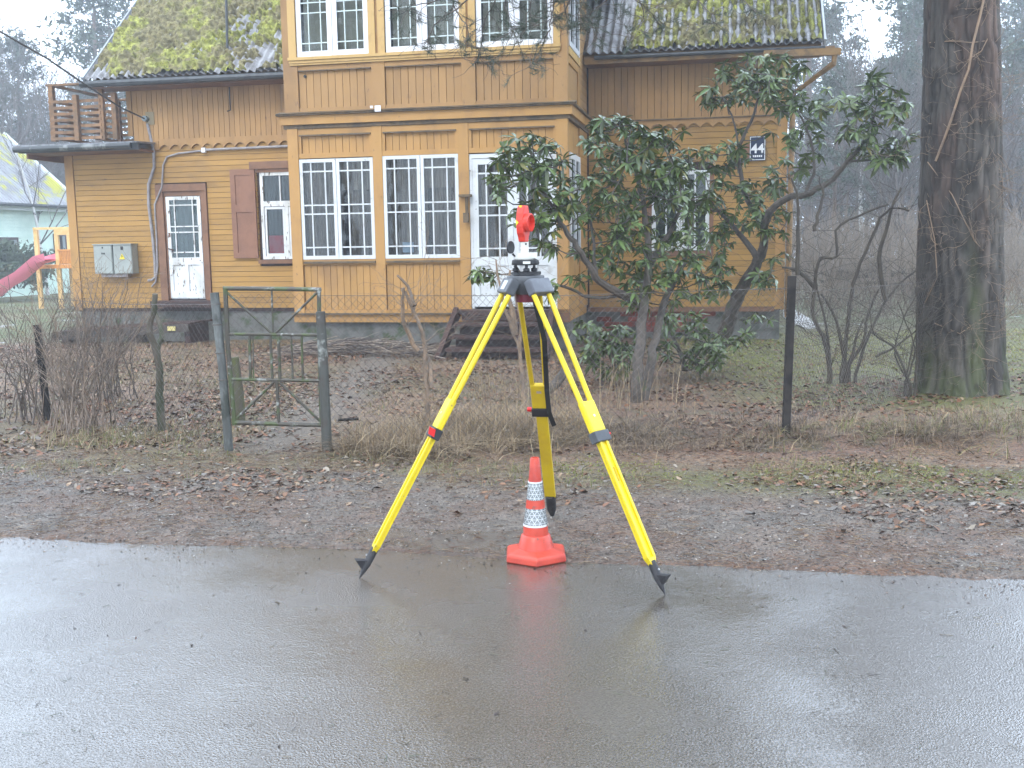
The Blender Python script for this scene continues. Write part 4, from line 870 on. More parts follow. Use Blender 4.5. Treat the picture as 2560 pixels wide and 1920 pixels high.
M_bark = mat('grey_brown_bark', (.105, .085, .068), (.055, .045, .037), 12, .75, .004, 50, c3=(.09, .10, .05), scale3=6, lo3=.55, hi3=.68)
M_twig = mat('dark_wet_twigs', (.085, .068, .055), (.17, .13, .10), 8, .55)
M_twigl = mat('pale_brown_twigs', (.28, .19, .12), (.15, .11, .08), 5, .6)
# glossy evergreen leaf
M_leaf = mat('rhododendron_leaf', (1, 1, 1), attr=True, rough=.27, spec=.65, coat=.0, bump=.0006, bscale=120)
def whorl(seed, n=10, L=.13, W=.037):
    r = np.random.default_rng(seed); V = []; Fq = []; C = []
    for k in range(n):
        az = 2 * PI * k / n + r.normal(0, .25); droop = r.uniform(-.75, .35); l_ = L * r.uniform(.7, 1.15); w = W * r.uniform(.8, 1.15)
        d = np.array([math.cos(az), math.sin(az), 0]); s = np.array([-math.sin(az), math.cos(az), 0]); base = len(V)
        c = np.array([.078, .118, .036]) * r.uniform(.6, 1.5) + np.array([.02, .01, 0]) * r.uniform(0, 1)
        if r.random() < .05: c = np.array([.16, .15, .03])
        for i, t in enumerate((0.05, .35, .7, 1.0)):
            wid = (.25, 1, .85, .05)[i] * w / 2; z = l_ * (math.sin(droop) * t - .22 * t * t); rad = l_ * t * math.cos(droop) * (1 - .12 * t)
            for sgn in (-1, 0, 1): V.append(d * rad + s * sgn * wid + np.array([0, 0, z + abs(sgn) * wid * .35])); C.append(c * (1.25 if sgn == 0 else 1))
        for i in range(3):
            a = base + i * 3; Fq += [(a, a + 1, a + 4, a + 3), (a + 1, a + 2, a + 5, a + 4)]
    return mesh_arrays('leaf_cluster', np.array(V), Fq=np.array(Fq), smooth=True, col=np.array(C))
WH = [whorl(100 + i, n=random.choice((8, 9, 11)), L=random.uniform(.11, .15)) for i in range(10)]
for m_ in WH: m_.materials.append(M_leaf)
def rhodo(name, label, limbs, blobs, maxpart=290, scale=1.0, group=None):
    """limbs: (pixel points with depth, r0, r1); blobs: pixel ellipses (cx, cy, rx, ry, depth, spread, count)"""
    base = np.array(D(*limbs[0][0][0])); root = thing(name, label, 'shrub', tuple(base), 0, group); out = []; polys = []; nodes = []
    for pts, r0, r1 in limbs:
        P = polyline([], [D(*p) for p in pts], r0, r1, .008, 4); polys.append(([tuple(p - base) for p in P], r0, r1)); nodes += P
    tube_obj('trunk', polys, M_bark, root, 8); nodes = np.array(nodes); tw = []; wpos = []
    for (cx, cy, rx, ry, Yd, ys, cnt) in blobs:
        for _ in range(int(cnt * 1.02)):
            while True:
                a, b_ = random.uniform(-1, 1), random.uniform(-1, 1)
                if a * a + b_ * b_ <= 1 and (a * a + b_ * b_ > .12 or random.random() < .6): break
            if math.hypot((cx + a * rx - 1640) / 34, (cy + b_ * ry - 322) / 34) < 1: continue
            wpos.append(D(cx + a * rx, cy + b_ * ry, Yd + random.uniform(-ys, ys)))
    wpos = np.array(wpos); order = np.argsort(wpos[:, 1])
    used = list(nodes)
    for i in order:
        q = wpos[i]; arr = np.array(used); dd = np.linalg.norm(arr - q, axis=1) + 1.2 * np.maximum(0, arr[:, 2] - q[2] + .05); j = int(np.argmin(dd)); p = arr[j]; dist = np.linalg.norm(q - p)
        mid = (p + q) / 2 + np.array([0, 0, -.12 * dist]) + rng.normal(0, .03 * dist + .001, 3)
        for a, b_, ra, rb in ((p, mid, .0075, .006), (mid, q, .006, .0045)): tw.append((a - base, b_ - base, ra * min(1.6, .7 + dist), rb, 0))
        used += [mid, q]
    seg_obj('twigs', tw, M_bark, root, 4)['kind'] = 'stuff'
    for k, i in enumerate(order[:maxpart]):
        o = link('leaf_cluster', WH[random.randrange(len(WH))], None, root, tuple(wpos[i] - base)); s = random.uniform(.8, 1.25) * scale
        o.scale = (s, s, s); o.rotation_euler = (random.gauss(0, .45), random.gauss(0, .45), random.uniform(0, 6.28))
    if len(order) > maxpart:
        Vs, Fs, Cs = [], [], []; nb = 0
        for i in order[maxpart:]:
            me = WH[random.randrange(len(WH))]; nv = len(me.vertices); co = np.empty(nv * 3, np.float32); me.vertices.foreach_get('co', co); co = co.reshape(-1, 3)
            R = np.array(Matrix.Rotation(random.uniform(0, 6.28), 3, 'Z') @ Matrix.Rotation(random.gauss(0, .45), 3, 'X')); Vs.append(co @ R.T * random.uniform(.8, 1.25) * scale + (wpos[i] - base))
            cc = np.empty(nv * 4, np.float32); me.color_attributes['tint'].data.foreach_get('color', cc); Cs.append(cc.reshape(-1, 4)[:, :3])
            q = np.empty(len(me.polygons) * 4, np.int32); me.polygons.foreach_get('vertices', q); Fs.append(q.reshape(-1, 4) + nb); nb += nv
        link('foliage', mesh_arrays('foliage', np.concatenate(Vs), Fq=np.concatenate(Fs), smooth=True, col=np.concatenate(Cs)), M_leaf, root)['kind'] = 'stuff'
    return root
ya = 10.6
rhodo('rhododendron', 'large spreading rhododendron with two stout stems between tripod and black post',
      [([(1374, 872, 10.1), (1377, 800, 10.1), (1389, 700, 10.3), (1392, 645, 10.4)], .058, .045),
       ([(1392, 872, 10.2), (1404, 790, 10.3), (1420, 715, 10.5), (1440, 640, 10.8), (1480, 560, 11.2)], .052, .028),
       ([(1392, 652, 10.4), (1352, 640, 10.4), (1318, 622, 10.3), (1288, 600, 10.2), (1255, 545, 10.1), (1225, 505, 10.1), (1195, 450, 10.1), (1165, 390, 10.1)], .05, .014),
       ([(1330, 640, 10.4), (1270, 640, 10.2), (1220, 620, 10.1), (1150, 600, 10.0), (1110, 575, 10.0)], .018, .008),
       ([(1390, 650, 10.4), (1402, 560, 10.7), (1392, 460, 10.9), (1372, 370, 11.0), (1350, 300, 11.0)], .045, .014),
       ([(1400, 580, 10.7), (1450, 500, 11.1), (1470, 420, 11.3), (1450, 340, 11.3)], .03, .012),
       ([(1288, 600, 10.2), (1280, 500, 10.5), (1265, 400, 10.6)], .02, .01)],
      [(1150, 345, 70, 55, 10.0, .3, 42), (1092, 385, 38, 45, 10.0, .25, 16), (1188, 440, 60, 42, 10.1, .3, 24), (1135, 470, 40, 30, 10.1, .3, 7), (1205, 510, 40, 30, 10.2, .3, 9), (1042, 592, 30, 14, 10.0, .15, 9),
       (1340, 298, 80, 48, 11.0, .5, 52), (1430, 330, 80, 60, 11.2, .6, 56), (1370, 390, 110, 60, 11.0, .6, 60), (1310, 470, 85, 55, 10.6, .5, 46), (1430, 460, 95, 60, 11.2, .6, 50),
       (1245, 420, 45, 55, 10.4, .4, 20), (1490, 390, 60, 55, 11.4, .5, 28), (1340, 555, 65, 50, 10.6, .5, 30), (1440, 560, 80, 50, 11.0, .6, 34), (1400, 625, 70, 40, 10.7, .5, 24), (1490, 620, 60, 40, 11.2, .5, 18), (1260, 575, 35, 40, 10.3, .3, 8), (1185, 620, 30, 18, 10.1, .2, 4)])
rhodo('rhododendron', 'low dark rhododendron spreading near the ground left of the stout stems',
      [([(1330, 800, 11.8), (1320, 770, 11.8), (1300, 740, 11.8)], .03, .012)],
      [(1310, 772, 52, 36, 11.6, .35, 46), (1340, 730, 45, 25, 11.8, .3, 20), (1275, 710, 40, 18, 11.8, .3, 12)])
rhodo('rhododendron', 'small low rhododendron right of the stout stems on the mossy litter',
      [([(1480, 800, 11.9), (1470, 760, 12.0), (1440, 700, 12.2)], .04, .012)],
      [(1520, 772, 42, 32, 11.7, .3, 32), (1470, 700, 55, 30, 12.0, .4, 26), (1560, 725, 60, 28, 12.2, .4, 24), (1440, 750, 25, 20, 11.9, .3, 8)])
rhodo('rhododendron', 'tall rhododendron with forked trunk near the right house corner, one arm reaching right',
      [([(1560, 742, 14.4), (1578, 680, 14.2), (1605, 620, 14.0), (1632, 575, 13.8), (1650, 530, 13.6)], .11, .06),
       ([(1650, 530, 13.6), (1655, 470, 13.3), (1690, 435, 13.1), (1740, 420, 12.9), (1790, 395, 12.8), (1830, 350, 12.7), (1865, 310, 12.6), (1890, 240, 12.5)], .055, .016),
       ([(1640, 560, 13.7), (1610, 520, 13.8), (1575, 480, 13.9), (1540, 440, 14.0)], .05, .015),
       ([(1652, 500, 13.5), (1615, 430, 13.8), (1600, 380, 13.9), (1596, 320, 13.9), (1630, 245, 13.9), (1645, 170, 13.9)], .04, .012),
       ([(1596, 320, 13.9), (1580, 250, 13.9), (1560, 210, 13.9)], .015, .008),
       ([(1740, 420, 12.9), (1760, 360, 13.0), (1745, 290, 13.1), (1720, 230, 13.3)], .022, .01),
       ([(1830, 350, 12.7), (1900, 340, 12.6), (1950, 320, 12.5)], .016, .008)],
      [(1895, 188, 30, 26, 12.5, .2, 12), (1848, 225, 42, 26, 12.6, .3, 14), (1930, 222, 36, 34, 12.4, .3, 16), (1880, 270, 55, 28, 12.6, .3, 14), (1905, 330, 55, 22, 12.6, .3, 14), (1945, 300, 22, 48, 12.5, .2, 10), (1840, 310, 36, 26, 12.8, .3, 8), (1790, 215, 30, 30, 12.9, .3, 4),
       (1650, 150, 95, 38, 13.8, .5, 52), (1600, 195, 70, 36, 13.9, .5, 34), (1690, 205, 50, 36, 13.6, .4, 26), (1530, 215, 30, 16, 14.0, .3, 6), (1745, 245, 40, 30, 13.2, .3, 14), (1740, 310, 42, 34, 13.1, .3, 14),
       (1620, 300, 60, 30, 13.9, .4, 16), (1560, 340, 55, 34, 14.0, .4, 26), (1700, 365, 45, 25, 13.5, .3, 10), (1640, 410, 55, 28, 13.9, .4, 18), (1560, 425, 50, 34, 14.0, .4, 24), (1660, 460, 50, 24, 13.5, .3, 16), (1580, 500, 50, 34, 13.9, .4, 22), (1520, 540, 50, 40, 14.2, .4, 22),
       (1670, 500, 30, 20, 13.4, .2, 6), (1545, 600, 50, 34, 14.2, .4, 18), (1650, 600, 38, 14, 13.6, .2, 10), (1690, 560, 25, 20, 13.4, .2, 4), (1640, 690, 30, 12, 13.8, .2, 4)], scale=1.15)

# bare shrubs ------------------------------------------------------
def CR(x, y, ox, oy, sc): return (ox + x / sc) / K, (oy + y / sc) / K
def shrub_from(label, stems, Yd, ox, oy, sc, m, r=(.02, .008), twigs=2, tl=.35, name='bare_shrub', tr=.003, group=None, spread=.9):
    P0 = [D(*CR(*p, ox, oy, sc), Yd) for p in stems[0]]; base = np.array([P0[0][0], P0[0][1], gz(P0[0][0], P0[0][1])]); root = thing(name, label, 'shrub', tuple(base), 0, group); out = []
    for st_ in stems:
        dy = random.uniform(-.25, .25); n0 = len(st_)
        pts = [D(*CR(*p, ox, oy, sc), Yd + dy * i / n0) for i, p in enumerate(st_)]
        if pts[0][2] < .25: pts.insert(0, np.array([pts[0][0], pts[0][1], gz(pts[0][0], pts[0][1]) - .03]))
        k = random.uniform(.75, 1.15); P = polyline([], pts, 0, 0, .006, 3); link('stem', MB().tube([tuple(p - base) for p in P], list(np.linspace(r[0] * k, r[1] * k, len(P))), 7).mesh('stem', True), m, root)
        for i in range(2, len(P)):
            if random.random() < .75:
                for _ in range(random.randint(0, twigs)): grow(P[i] - base, (random.gauss(0, spread), random.gauss(0, spread), .5), tl * random.uniform(.5, 1.2), tr, 2, out, .7, .6, 2, .05, random, .0012, .18, 3)
    if out: seg_obj('twigs', out, m, root, 3)['kind'] = 'stuff'
    return root
S8 = (1900, 500, 2.553)
M_darkbark = mat('dark_wet_bark', (.055, .045, .036), (.085, .07, .05), 9, .7)
shrub_from('bare crooked multi-stemmed shrub between the black post and the big trunk', [
    [(440, 1080), (430, 950), (380, 830), (335, 700), (350, 560), (355, 470), (385, 370), (485, 360), (485, 200), (620, 100), (820, 30)],
    [(450, 1070), (425, 800), (365, 580), (350, 470)], [(525, 1090), (560, 800), (580, 600), (640, 400), (740, 180), (830, 50), (950, 70)],
    [(540, 1080), (490, 780), (390, 600)], [(610, 1110), (700, 850), (800, 650), (900, 530), (1020, 430)], [(560, 1060), (660, 900), (690, 720), (760, 570)],
    [(800, 640), (760, 370), (800, 200), (850, 30), (900, -80)], [(570, 1050), (620, 850), (660, 760)], [(350, 560), (260, 460), (140, 430)], [(350, 200), (370, 100), (400, -30), (380, -150)],
    [(240, 480), (245, 200), (240, 0), (200, -140)]], 11.3, *S8, M_darkbark, (.026, .010), 3, .5)
shrub_from('low tangled bare thicket at the foot of the big trunk', [
    [(960, 1180), (860, 1000), (880, 850), (940, 700), (1020, 560)], [(950, 1170), (850, 940), (720, 850), (700, 700)], [(940, 1150), (990, 1000), (960, 850), (880, 650)], [(930, 1160), (1010, 830), (1100, 900)],
    [(740, 1000), (870, 930), (1010, 820)], [(1000, 1100), (1000, 900), (1010, 650)]], 10.2, *S8, M_darkbark, (.014, .006), 4, .5)
S6 = (660, 500, 2.5526)
shrub_from('spindly bare bush with a crooked grey stem in front of the porch bay', [
    [(1035, 1290), (1025, 1050), (1010, 860), (960, 720), (900, 600), (880, 560)], [(1070, 1200), (1045, 1020), (1010, 880)], [(980, 960), (900, 800), (885, 680), (890, 560)], [(950, 700), (940, 600), (850, 480)]], 8.6, *S6, M_twigl, (.022, .010), 3, .30)
shrub_from('pale pruned sapling behind the left leg of the tripod', [
    [(1660, 1250), (1640, 1000), (1600, 880), (1590, 800)], [(1600, 860), (1540, 700), (1480, 380)], [(1600, 860), (1560, 600), (1570, 450)], [(1610, 860), (1590, 700), (1560, 650)], [(1630, 950), (1640, 800), (1600, 600)]], 9.4, *S6, M_twigl, (.026, .008), 2, .30)
tag(tube_obj('leaning_stump', [([tuple(D(1175, 850, 9.8)), tuple(D(1200, 830, 9.9)), tuple(D(1222, 800, 10.0))], .05, .045)], M_bark), 'short leaning grey stump behind the right tripod leg', 'stump')
S5 = (0, 500, 2.5526)
sp = shrub_from('forked grey sapling with a mossy foot left of the gate', [
    [(1020, 1300), (1020, 1160), (1020, 1060), (965, 870), (955, 800), (990, 700), (990, 600)], [(1022, 1080), (1005, 950), (1035, 870), (1010, 780), (985, 700)]], 8.9, *S5, M_oldwood, (.036, .022), 0, .2)
mb = rng.random
M_twigb = mat('brown_stems', (.25, .185, .135), (.13, .10, .075), 6, .55)
# big bare bushes at the left
def thicket(label, cx, cy, Yd, n, x0, x1, ytop0, ytop1, seed, m, tipm, name='bare_bush'):
    r = random.Random(seed); b0 = D(cx, cy, Yd); base = np.array([b0[0], b0[1], gz(b0[0], b0[1])]); root = thing(name, label, 'bush', tuple(base)); out, tips = [], []
    for k in range(n):
        bx = r.gauss(0, .18); by = r.gauss(0, .15); tx = r.uniform(x0, x1); ty = r.uniform(ytop0, ytop1); T = np.array(D(tx, ty, Yd + r.uniform(-.5, .5))) - base
        A = np.array([bx, by, -.03]); M1 = A * .6 + T * .35 + np.array([0, 0, .10]) - np.array([T[0] * .12, 0, 0]); rr = r.uniform(.0045, .010)
        P = polyline([], [A, M1, T], 0, 0, .012, 4); N = len(P) - 1
        for i in range(N): out.append((P[i], P[i + 1], rr * (1 - .75 * i / N), rr * (1 - .75 * (i + 1) / N), 0))
        for i in range(3, N + 1):
            for _ in range(r.choice((0, 1, 1, 2))):
                d = P[i] - P[i - 1]; d = d / np.linalg.norm(d) + np.array([r.gauss(0, .55), r.gauss(0, .5), r.gauss(0, .3)])
                grow(P[i], d, r.uniform(.12, .34), .0024, 1, tips if i > N - 2 else out, .8, .6, 2, .05, r, .001, .2, 3)
    seg_obj('stems', out, m, root, 4)['kind'] = 'stuff'; seg_obj('twig_tips', tips, tipm, root, 3)['kind'] = 'stuff'
    return root
thicket('large bare multi-stemmed bush with a tangle of brown twigs left of the gate', 175, 905, 8.9, 44, -10, 320, 590, 760, 3, M_twigb, M_twigl)
thicket('bare bush leaning out of the left edge of the picture', 60, 880, 9.6, 26, -90, 190, 600, 760, 4, M_twig, M_twig)
thicket('bare orange-tipped bush in front of the left end of the house', 235, 850, 10.8, 34, 130, 330, 585, 700, 5, M_twig, M_twigl)

# ------------------------------------------------------------------ the big pine
M_pbark = mat('pine_bark', (.085, .068, .058), (.16, .14, .125), 9, .85, .02, 26, stretch=(1, 1, .22), lo=.48, hi=.64, c3=(.085, .095, .035), scale3=2.0, lo3=.56, hi3=.70, detail=8)
TY = 10.55; tb = D(2074, 850, TY); tz0 = -.12
pine = thing('pine_tree', 'massive old pine trunk with furrowed bark and climbing stems at the right', 'tree', (tb[0], TY, tz0))
pz = lambda y: float(D(2074, y, TY)[2] - tz0); mk = lambda xl, xr, y: ((D(xl, y, TY)[0] + D(xr, y, TY)[0]) / 2 - tb[0], (D(xr, y, TY)[0] - D(xl, y, TY)[0]) / 2, pz(y))
prof = [mk(1975, 2178, 862), mk(1983, 2170, 835), mk(1987, 2166, 780), mk(1989, 2164, 650), mk(1994, 2160, 450), mk(2000, 2157, 250), mk(2003, 2151, 0)]
prof = [(prof[0][0], prof[0][1] * 1.12, -.15)] + prof + [(.02, .30, 6.5), (.0, .22, 11), (.1, .10, 16), (.1, .03, 18.5)]
PZ = np.array([p[2] for p in prof]); PC = np.array([p[0] for p in prof]); PRd = np.array([p[1] for p in prof])
zz = np.concatenate([np.linspace(-.15, 4.6, 300), np.linspace(4.7, 18.5, 50)]); na = 260; th = np.linspace(0, 2 * PI, na, endpoint=False); TH, ZZ = np.meshgrid(th, zz)
RRm = np.interp(ZZ, PZ, PRd); CXm = np.interp(ZZ, PZ, PC)
def ang(x, z, sx, sz, k): return vnoise(np.mod(x / (2 * PI) * 64 * sx, 64) + z * .15, z, sz, k)
plate = np.abs(vnoise(TH / (2 * PI) * 44 + 1.1 * vnoise(ZZ * 2.2, TH * 3, 1, 1), ZZ * 3.6, 1.0, 0) - .5) * 2
plate2 = np.abs(vnoise(TH / (2 * PI) * 90 + 2 * vnoise(ZZ * 4, TH * 5, 1, 2), ZZ * 6.5, 1.0, 3) - .5) * 2
flut = .02 * np.sin(TH * 5 + ZZ * .4) + .015 * np.sin(TH * 3 - ZZ * .9 + 1)
rd = RRm * (1 + flut + .10 * np.exp(-np.maximum(ZZ, 0) * 3) * np.sin(TH * 6)) + .034 * (np.minimum(plate, .5) - .35) + .022 * (np.minimum(plate2, .6) - .3)
V = np.stack([CXm + rd * np.cos(TH), rd * np.sin(TH), ZZ], -1); nzz = len(zz)
ii = np.arange(nzz - 1)[:, None] * na; jj = np.arange(na)[None]; j2 = (jj + 1) % na
Q = np.stack([(ii + jj), (ii + j2), (ii + na + j2), (ii + na + jj)], -1).reshape(-1, 4)
wet = (sstep(0, .35, np.cos(TH - 3.75) - .25 + .35 * (vnoise(TH * 5, ZZ * 1.3, 1, 2) - .5)) * sstep(.1, 1.2, ZZ))[..., None]  # mask: bark colour darker on the trunk's left face, with a ragged edge
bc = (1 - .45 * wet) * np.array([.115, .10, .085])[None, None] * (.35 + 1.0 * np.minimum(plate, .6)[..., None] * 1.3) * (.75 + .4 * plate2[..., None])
red = sstep(.45, .7, vnoise(TH * 2, ZZ, .8, 2))[..., None] * sstep(.7, 2.5, ZZ)[..., None] * .5; bc = bc * (1 - red) + bc * np.array([1.15, .72, .6]) * red
dark = sstep(3.6, 2.6, np.abs(np.mod(TH - .55 * PI, 2 * PI) - PI + 2.9))[..., None] * 0
gm = (np.exp(-((np.mod(TH, 2 * PI) - 4.55 - .1 * np.sin(ZZ * 2)) / .16) ** 2) + .9 * np.exp(-np.maximum(ZZ - .1, 0) * 3.0) * (vnoise(TH * 4, ZZ * 2, 1, 3) > .45) + .5 * np.exp(-((np.mod(TH, 2 * PI) - 3.6) / .5) ** 2) * sstep(.8, .2, ZZ)) * sstep(2.0, .3, ZZ) * (.4 + vnoise(TH * 6, ZZ * 4, 1, 1))
gm = np.clip(gm * .7, 0, .6)[..., None]; bc = bc * (1 - gm) + np.array([.075, .095, .028]) * gm
M_pinebark = mat('furrowed_pine_bark', (1, 1, 1), attr=True, c2=(.05, .042, .036), scale=16, lo=.52, hi=.72, rough=.82, bump=.012, bscale=38, stretch=(1, 1, .35), detail=8)
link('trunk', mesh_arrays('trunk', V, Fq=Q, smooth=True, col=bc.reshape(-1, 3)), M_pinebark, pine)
# dry climbing stems that lie on the bark
def onbark(px, py, lift=.012):
    d = ray(px * K, py * K); 
    z = D(px, py, TY - .35)[2] - tz0; r_ = np.interp(z, PZ, PRd) * 1.0 + lift; c = np.interp(z, PZ, PC) + tb[0]
    x = D(px, py, TY - .35)[0] - c; x = max(-r_ * .98, min(r_ * .98, x)); return (c + x - tb[0], -math.sqrt(max(r_ * r_ - x * x, 0)), z)
vb = MB()
vb.tube([onbark(*p) for p in ((2036, 345), (2048, 300), (2062, 250), (2075, 200), (2092, 150), (2100, 100), (2118, 30), (2130, -20))], [.012] * 8, 6)
for pts in (((2020, 80), (2060, 85), (2100, 92), (2145, 85)), ((2010, 260), (2060, 268), (2120, 262)), ((2020, 430), (2033, 520), (2035, 600), (2010, 660)), ((2090, 130), (2120, 110), (2148, 60)), ((2025, 345), (2060, 420), (2100, 520)), ((2140, 560), (2100, 520), (2090, 470)), ((2050, 790), (2100, 770), (2150, 780)), ((2030, 700), (2070, 720), (2110, 690))):
    vb.tube([onbark(*p, .006) for p in pts], [.005] * len(pts), 5)
vb.build('climbing_stem', M_twigl, pine, True)
out = []
for k in range(120):
    a = onbark(random.uniform(2003, 2160), random.uniform(0, 840), 0); d = (random.gauss(0, 1), -abs(random.gauss(0, .5)) - .1, random.gauss(0, .7)); grow(a, d, random.uniform(.1, .35), .0025, 2, out, .9, .6, 2, .0, random, .001, .35, 4)
for k in range(40):
    y_ = random.uniform(60, 700); a = onbark(2157, y_, 0); grow(a, (random.uniform(.3, 1), -.3, random.gauss(.1, .5)), random.uniform(.2, .5), .003, 3, out, .9, .6, 2, .0, random, .001, .3, 4)
seg_obj('ivy_twigs', out, M_twigl, pine, 3)['kind'] = 'stuff'
# limbs, crown, drooping branch
M_needle = mat('pine_needles', (.035, .055, .032), (.055, .075, .04), 3, .6)
def needle_tufts(P, Dn, n=16, L=.06, w=.0016, seed=1):
    """needles radiate from the ends P along directions Dn"""
    r = np.random.default_rng(seed); P = np.asarray(P); Dn = np.asarray(Dn); m = len(P); d = Dn[:, None] * .7 + r.normal(0, .55, (m, n, 3)); d /= np.linalg.norm(d, axis=2, keepdims=True)
    s = np.cross(d, r.normal(0, 1, (m, n, 3))); s /= np.maximum(np.linalg.norm(s, axis=2, keepdims=True), 1e-6); b_ = P[:, None] - Dn[:, None] * r.uniform(0, .05, (m, n, 1)); l_ = L * r.uniform(.7, 1.1, (m, n, 1))
    V = np.stack([b_ - s * w, b_ + s * w, b_ + d * l_], 2).reshape(-1, 3); return V, np.arange(len(V)).reshape(-1, 3)
plimbs, tuftP, tuftD = [], [], []
rr_ = random.Random(12)
for k in range(30):
    z = 6.2 + 12 * (k / 30) ** .9; az = rr_.uniform(0, 6.28) if k > 6 else (PI - .9 + k * .35); L_ = (4.6 - (z - 6) * .25) * rr_.uniform(.7, 1.1); A = np.array([np.interp(z, PZ, PC), 0, z]); d = np.array([math.cos(az), math.sin(az), rr_.uniform(.0, .35)])
    br_ = []; grow(A, d, L_, .07 * (1 - (z - 6) / 16), 0, br_, wig=.10, nseg=7, taper=.3, minr=.01)
    plimbs += br_
    for (a, b2, r1, r2, _) in br_[1:]:
        for _ in range(3):
            sub = []; dd = (b2 - a) / np.linalg.norm(b2 - a) + np.array([rr_.gauss(0, .7), rr_.gauss(0, .7), rr_.gauss(.1, .3)]); grow(b2, dd, rr_.uniform(.6, 1.3), .014, 2, sub, .6, .6, 3, .05, rr_, .004, .15, 2)
            plimbs += sub
            for s_ in sub:
                if s_[4] <= 1: tuftP.append(s_[1]); tuftD.append((s_[1] - s_[0]) / np.linalg.norm(s_[1] - s_[0]))
seg_obj('limbs', plimbs, M_bark, pine, 5)
tuftP = np.array(tuftP); tuftD = np.array(tuftD)
V, T = needle_tufts(tuftP, tuftD, 9, .26, .012, 3); link('crown', mesh_arrays('crown', V, Ft=T), M_needle, pine)['kind'] = 'stuff'
# the drooping branch that hangs into the top of the picture
o_ = np.array([tb[0], TY, tz0]); dl_, tp_, td_ = [], [], []
main_l = polyline([], [np.array([0, 0, 6.6]), np.array(D(1700, -260, 9.9)) - o_, np.array(D(1400, -160, 9.3)) - o_, np.array(D(1180, -60, 9.0)) - o_, np.array(D(1000, -30, 8.9)) - o_], 0, 0, .02, 5)
for i in range(len(main_l) - 1): dl_.append((main_l[i], main_l[i + 1], .05 * (1 - i / len(main_l)) + .006, .05 * (1 - (i + 1) / len(main_l)) + .005, 0))
hang = [[(1075, -50), (1068, 5), (1050, 40), (1040, 90), (1033, 132)], [(1200, -60), (1196, 0), (1190, 40), (1180, 80), (1160, 120), (1142, 145)], [(1000, -35), (960, -5), (900, 10), (880, 25)], [(1050, -50), (1000, 10), (945, 45), (930, 75), (915, 100)],
        [(1250, -80), (1230, 0), (1215, 30), (1170, 50), (1130, 60)], [(1290, -90), (1350, -20), (1400, 20), (1430, 60)], [(1330, -90), (1380, 0), (1390, 40), (1360, 90)], [(1420, -150), (1470, -40), (1520, 10), (1545, 50)], [(1380, -140), (1330, -20), (1290, 15), (1275, 30)],
        [(1240, -70), (1260, -10), (1250, 40), (1290, 60)], [(1150, -60), (1150, -10), (1140, 30), (1135, 60)], [(980, -30), (985, 20), (1010, 60), (1010, 100)], [(1480, -170), (1540, -30), (1600, 0), (1640, 30)], [(1100, -50), (1090, 10), (1100, 40), (1110, 70)],[(1210,-40),(1220,20),(1235,50),(1265,45)]]
for h in hang:
    P = polyline([], [np.array(D(x, y, 9.0 + random.uniform(-.25, .25))) - o_ for x, y in h], 0, 0, .006, 4); N = len(P) - 1
    for i in range(N): dl_.append((P[i], P[i + 1], .0075 * (1 - .7 * i / N), .0075 * (1 - .7 * (i + 1) / N), 0))
    for i in range(2, N + 1):
        if random.random() < .8 or i == N:
            for _ in range(3 if i > N - 3 else 1):
                sub = []; grow(P[i], (random.gauss(0, 1), random.gauss(0, .6), random.gauss(-.3, .6)), random.uniform(.06, .22), .0028, 1, sub, .7, .7, 2, -.05, random, .0015, .25, 3); dl_ += sub
                for s_ in sub[-3:]: tp_.append(s_[1]); td_.append((s_[1] - s_[0]) / np.linalg.norm(s_[1] - s_[0]))
    tp_.append(P[-1]); td_.append((P[-1] - P[-2]) / np.linalg.norm(P[-1] - P[-2]))
ohP, ohD = [], []
for k in range(34):
    a0 = main_l[random.randrange(3, len(main_l) - 1)]; e = np.array(D(random.uniform(780, 1420), random.uniform(-760, -40), random.uniform(8.6, 10.6))) - o_
    P = polyline([], [a0, (a0 + e) / 2 + np.array([0, 0, .35]), e], 0, 0, .03, 5); N = len(P) - 1
    for i in range(N):
        dl_.append((P[i], P[i + 1], .014 * (1 - .7 * i / N), .014 * (1 - .7 * (i + 1) / N), 0))
        for _ in range(3):
            sub = []; grow(P[i + 1], (random.gauss(0, 1), random.gauss(0, 1), random.gauss(.1, .5)), random.uniform(.2, .5), .004, 1, sub, .7, .7, 2, .05, random, .002, .2, 2); dl_ += sub
            for s_ in sub:
                if s_[1][2] > D(1100, -18, 9)[2] - o_[2]: ohP.append(s_[1]); ohD.append((s_[1] - s_[0]) / np.linalg.norm(s_[1] - s_[0]))
V, T = needle_tufts(np.array(ohP), np.array(ohD), 18, .13, .006, 8); link('overhanging_needles', mesh_arrays('overhanging_needles', V, Ft=T), M_needle, pine)['kind'] = 'stuff'
seg_obj('drooping_branch', dl_, M_twig, pine, 5)
V, T = needle_tufts(np.array(tp_), np.array(td_), 15, .065, .0016, 5); link('needle_tufts', mesh_arrays('needle_tufts', V, Ft=T), mat('grey_green_needles', (.075, .10, .07), (.05, .075, .045), 6, .5), pine)['kind'] = 'stuff'

